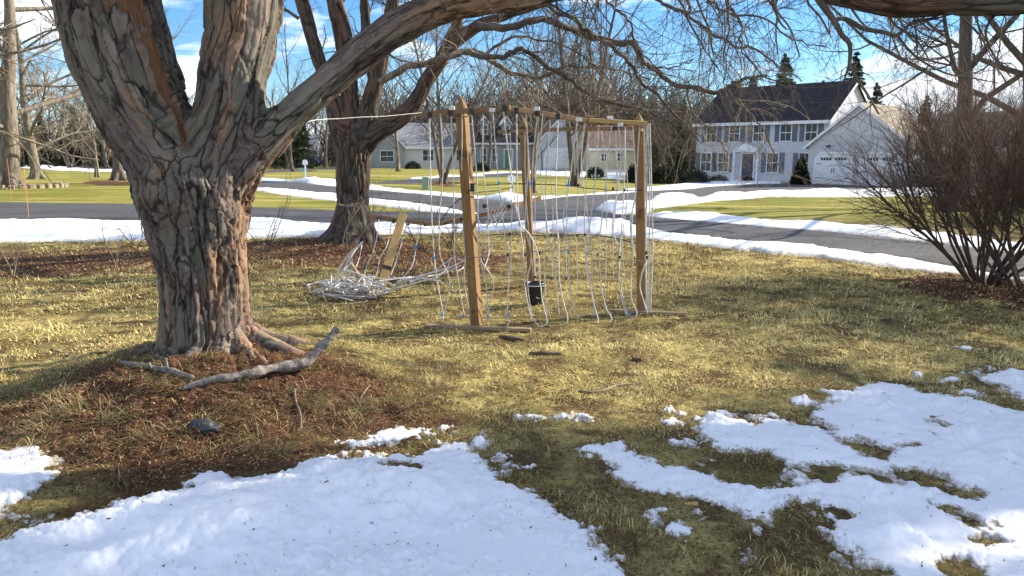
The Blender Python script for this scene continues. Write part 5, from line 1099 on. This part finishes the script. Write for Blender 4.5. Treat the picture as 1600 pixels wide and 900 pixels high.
def garage_door(root, a, y):
    f = fmap('front', y); mb = MB(); w = 2.45; h = 2.15; t = .16
    for s in (-1, 1): fbox(mb, f, min(a+s*w/2, a+s*(w/2+t)), max(a+s*w/2, a+s*(w/2+t)), 0, .08, 0, h-.35); 
    b = len(mb.v)
    arch = [(-w/2-t, h-.35), (-w/2, h-.35), (-w/2+.35, h), (w/2-.35, h), (w/2, h-.35), (w/2+t, h-.35), (w/2-.28, h+t), (-w/2+.28, h+t)]
    mb.prism([(a+p_, q_) for p_, q_ in arch], 'y', y-.08, y); fr = mb.build('garage_frame', M['white'], root)
    mb = MB(); mb.prism([(a-w/2, .01), (a+w/2, .01), (a+w/2, h-.35), (a+w/2-.35, h), (a-w/2+.35, h), (a-w/2, h-.35)], 'y', y-.04, y-.003); dr = mb.build('garage_door', M['white'], root)
    for s in (-1, 1):
        for k in range(4): mb = MB(); fbox(mb, f, a+s*(.22+.2*k)-.08, a+s*(.22+.2*k)+.08, .04, .046, 1.72, 1.92); mb.build('pane', M['glass'], dr)
        mb = MB(); fbox(mb, f, a+s*.08-.02, a+s*.08+.02, .04, .07, .85, 1.15); mb.build('handle', M['black'], dr)
        for zz in (.45, 1.45): mb = MB(); fbox(mb, f, min(a+s*1.2, a+s*.85), max(a+s*1.2, a+s*.85), .04, .06, zz, zz+.04); mb.build('strap_hinge', M['black'], dr)
garage_door(H1, 1.55, -2.6); garage_door(H1, 4.75, -2.6)
mb = MB(); fbox(mb, fmap('front', -2.6), 1.2, 1.26, 0, .3, 2.75, 2.8); fbox(mb, fmap('front', -2.6), 1.1, 1.36, .2, .4, 2.62, 2.76); mb.build('wall_lamp', M['black'], H1)
# lamp post
p = G(1213, 281); root = empty('lamp_post', tuple(p), 0, 'black lamp post before the front wall of the white house', 'lamp post'); s = p[1]/FPX
mb = MB(); mb.lathe([(.06, 0), (.06, .2), (.035, .3), (.035, 27*s)], 8); mb.build('pole', M['white'], root); mb = MB(); mb.lathe([(.05, 27*s), (.13, 29*s), (.16, 35*s), (.18, 35.5*s), (.03, 39*s)], 6); mb.build('lantern', M['black'], root)
# grey house with dormers
pw = P(745, 262, 100); H2_ = empty('dormer_house', (pw[0], pw[1], float(terrain(pw[0], pw[1]))+.15), radians(8), 'blue-grey house with two white trimmed dormers and green door', 'house')
roof = gable_x(H2_, 0, 7.4, 0, 8, 3.3, 6.0, 'siding_grey', 'roof_dark')
for a in (1.15, 4.0):
    D = 1.1; mb = MB(); mb.prism([(a-D/2, 3.8), (a+D/2, 3.8), (a+D/2, 5.6), (a, 6.4), (a-D/2, 5.6)], 'y', 1.0, 3.6); dm = mb.build('dormer', M['siding_grey'], H2_)
    mb = MB(); mb.prism([(a-D/2-.2, 5.42), (a, 6.42), (a+D/2+.2, 5.42), (a+D/2+.2, 5.6), (a, 6.62), (a-D/2-.2, 5.6)], 'y', .8, 3.6); mb.build('dormer_roof', M['white'], dm); window(H2_, 'front', 1.0, a, 4.3, .6, 1.1, False)
for a in (.9, 2.35, 6.3): window(H2_, 'front', 0, a, .8, .65, 1.7, False)
door(H2_, 'front', 0, 4.1, 1.0, 2.3, 'door_green'); gable_y(H2_, 7.4, 13.6, -2.2, 6, 3.1, 6.4, 'siding_blue', 'roof_pink')
mb = MB(); f = fmap('front', -2.2); fbox(mb, f, 8.3, 12.7, 0, .05, 0, 2.5); gd = mb.build('garage_door', M['white'], H2_)
# cream wing house
pw = P(921, 274, 92); H3 = empty('cream_house', (pw[0], pw[1], float(terrain(pw[0], pw[1]))), radians(10), 'cream walled low house with brown roof behind the right half of the net', 'house')
gable_x(H3, 0, 6.3, 0, 7, 2.9, 5.4, 'siding_cream', 'roof_pink'); window(H3, 'front', 0, 1.7, 1.3, .6, .8, False); window(H3, 'front', 0, 3.7, 1.3, .6, .9, False)
fe = empty('picket_fence', tuple(G(948, 279)), .1, 'low white picket fence along the cream wall', 'fence'); mb = MB()
for k in range(22): mb.box(k*.14-.2, k*.14-.13, -.02, .02, 0, .75)
mb.build('pickets', M['white'], fe); mb = MB(); mb.box(-.25, 2.95, .021, .05, .2, .27); mb.box(-.25, 2.95, .021, .05, .5, .57); mb.build('rail', M['white'], fe)
# white ranch house
pw = P(588, 262, 98); H4 = empty('ranch_house', (pw[0], pw[1], float(terrain(pw[0], pw[1]))), radians(12), 'long low white ranch house with broad grey roof left of the net', 'house')
gable_x(H4, 3.0, 13.5, 0, 9, 2.7, 5.6, 'siding_white', 'roof_grey'); gable_y(H4, -.8, 3.4, -1.5, 7, 2.7, 5.0, 'siding_grey', 'roof_grey')  # white house: left wing's blue-grey siding paints in its shaded look
for a in (6.2, 6.9, 10.5, 11.4): window(H4, 'front', 0, a, .9, .6, 1.3, False, False)
window(H4, 'front', -1.5, 1.3, .8, 1.6, 1.3, False)
# far left houses
for u, Y, W, lb, wl, rf, hz in ((112, 135, 9, 'brown house half hidden by brush on the far left', 'siding_brown', 'roof_dark', 2.6), (20, 130, 8, 'dark low house behind the wide pale tree', 'siding_grey', 'roof_dark', 2.6), (455, 120, 8, 'grey house glimpsed left of the second tree', 'siding_grey', 'roof_grey', 2.6)):
    pw = P(u, 256, Y); hh = empty('far_house', (pw[0], pw[1], float(terrain(pw[0], pw[1]))), .1, lb, 'house'); gable_x(hh, -W/2, W/2, 0, 7, hz, hz+2, wl, rf)
    for a in (-W*.3, 0, W*.3): window(hh, 'front', 0, a, .9, .9, 1.1, False)
# parked car
p = G(492, 259); car = empty('parked_car', tuple(p), radians(-40), 'blue hatchback parked beyond the lawn left of the second tree', 'car')
prof = [(-2.1, .3), (2.05, .3), (2.12, .55), (2.0, .85), (1.15, .95), (.45, 1.42), (-1.2, 1.47), (-1.95, 1.0), (-2.15, .9)]
mb = MB(); mb.prism(prof, 'y', -.85, .85); body = mb.build('body', M['car'], car, bevel=.06)
mb = MB(); mb.prism([(1.0, .97), (.42, 1.36), (-1.1, 1.4), (-1.7, 1.0)], 'y', -.865, .865); mb.build('window', M['glass'], car)
for x_ in (-1.35, 1.3):
    for y_ in (-.8, .8):
        mb = MB(); mb.prism([(x_+.32*cos(a), .32+.32*sin(a)) for a in np.arange(18)*pi/9], 'y', y_-.1, y_+.1); w = mb.build('wheel', M['tyre'], car); mb = MB(); s = 1 if y_ > 0 else -1; mb.prism([(x_+.19*cos(a), .32+.19*sin(a)) for a in np.arange(12)*pi/6], 'y', min(y_+s*.1, y_+s*.115), max(y_+s*.1, y_+s*.115)); mb.build('rim', M['roof_grey'], w)
for y_ in (-.6, .6): mb = MB(); mb.box(2.03, 2.13, y_-.18, y_+.18, .6, .74); mb.build('headlight', M['white'], car)
bpy.context.view_layer.update()
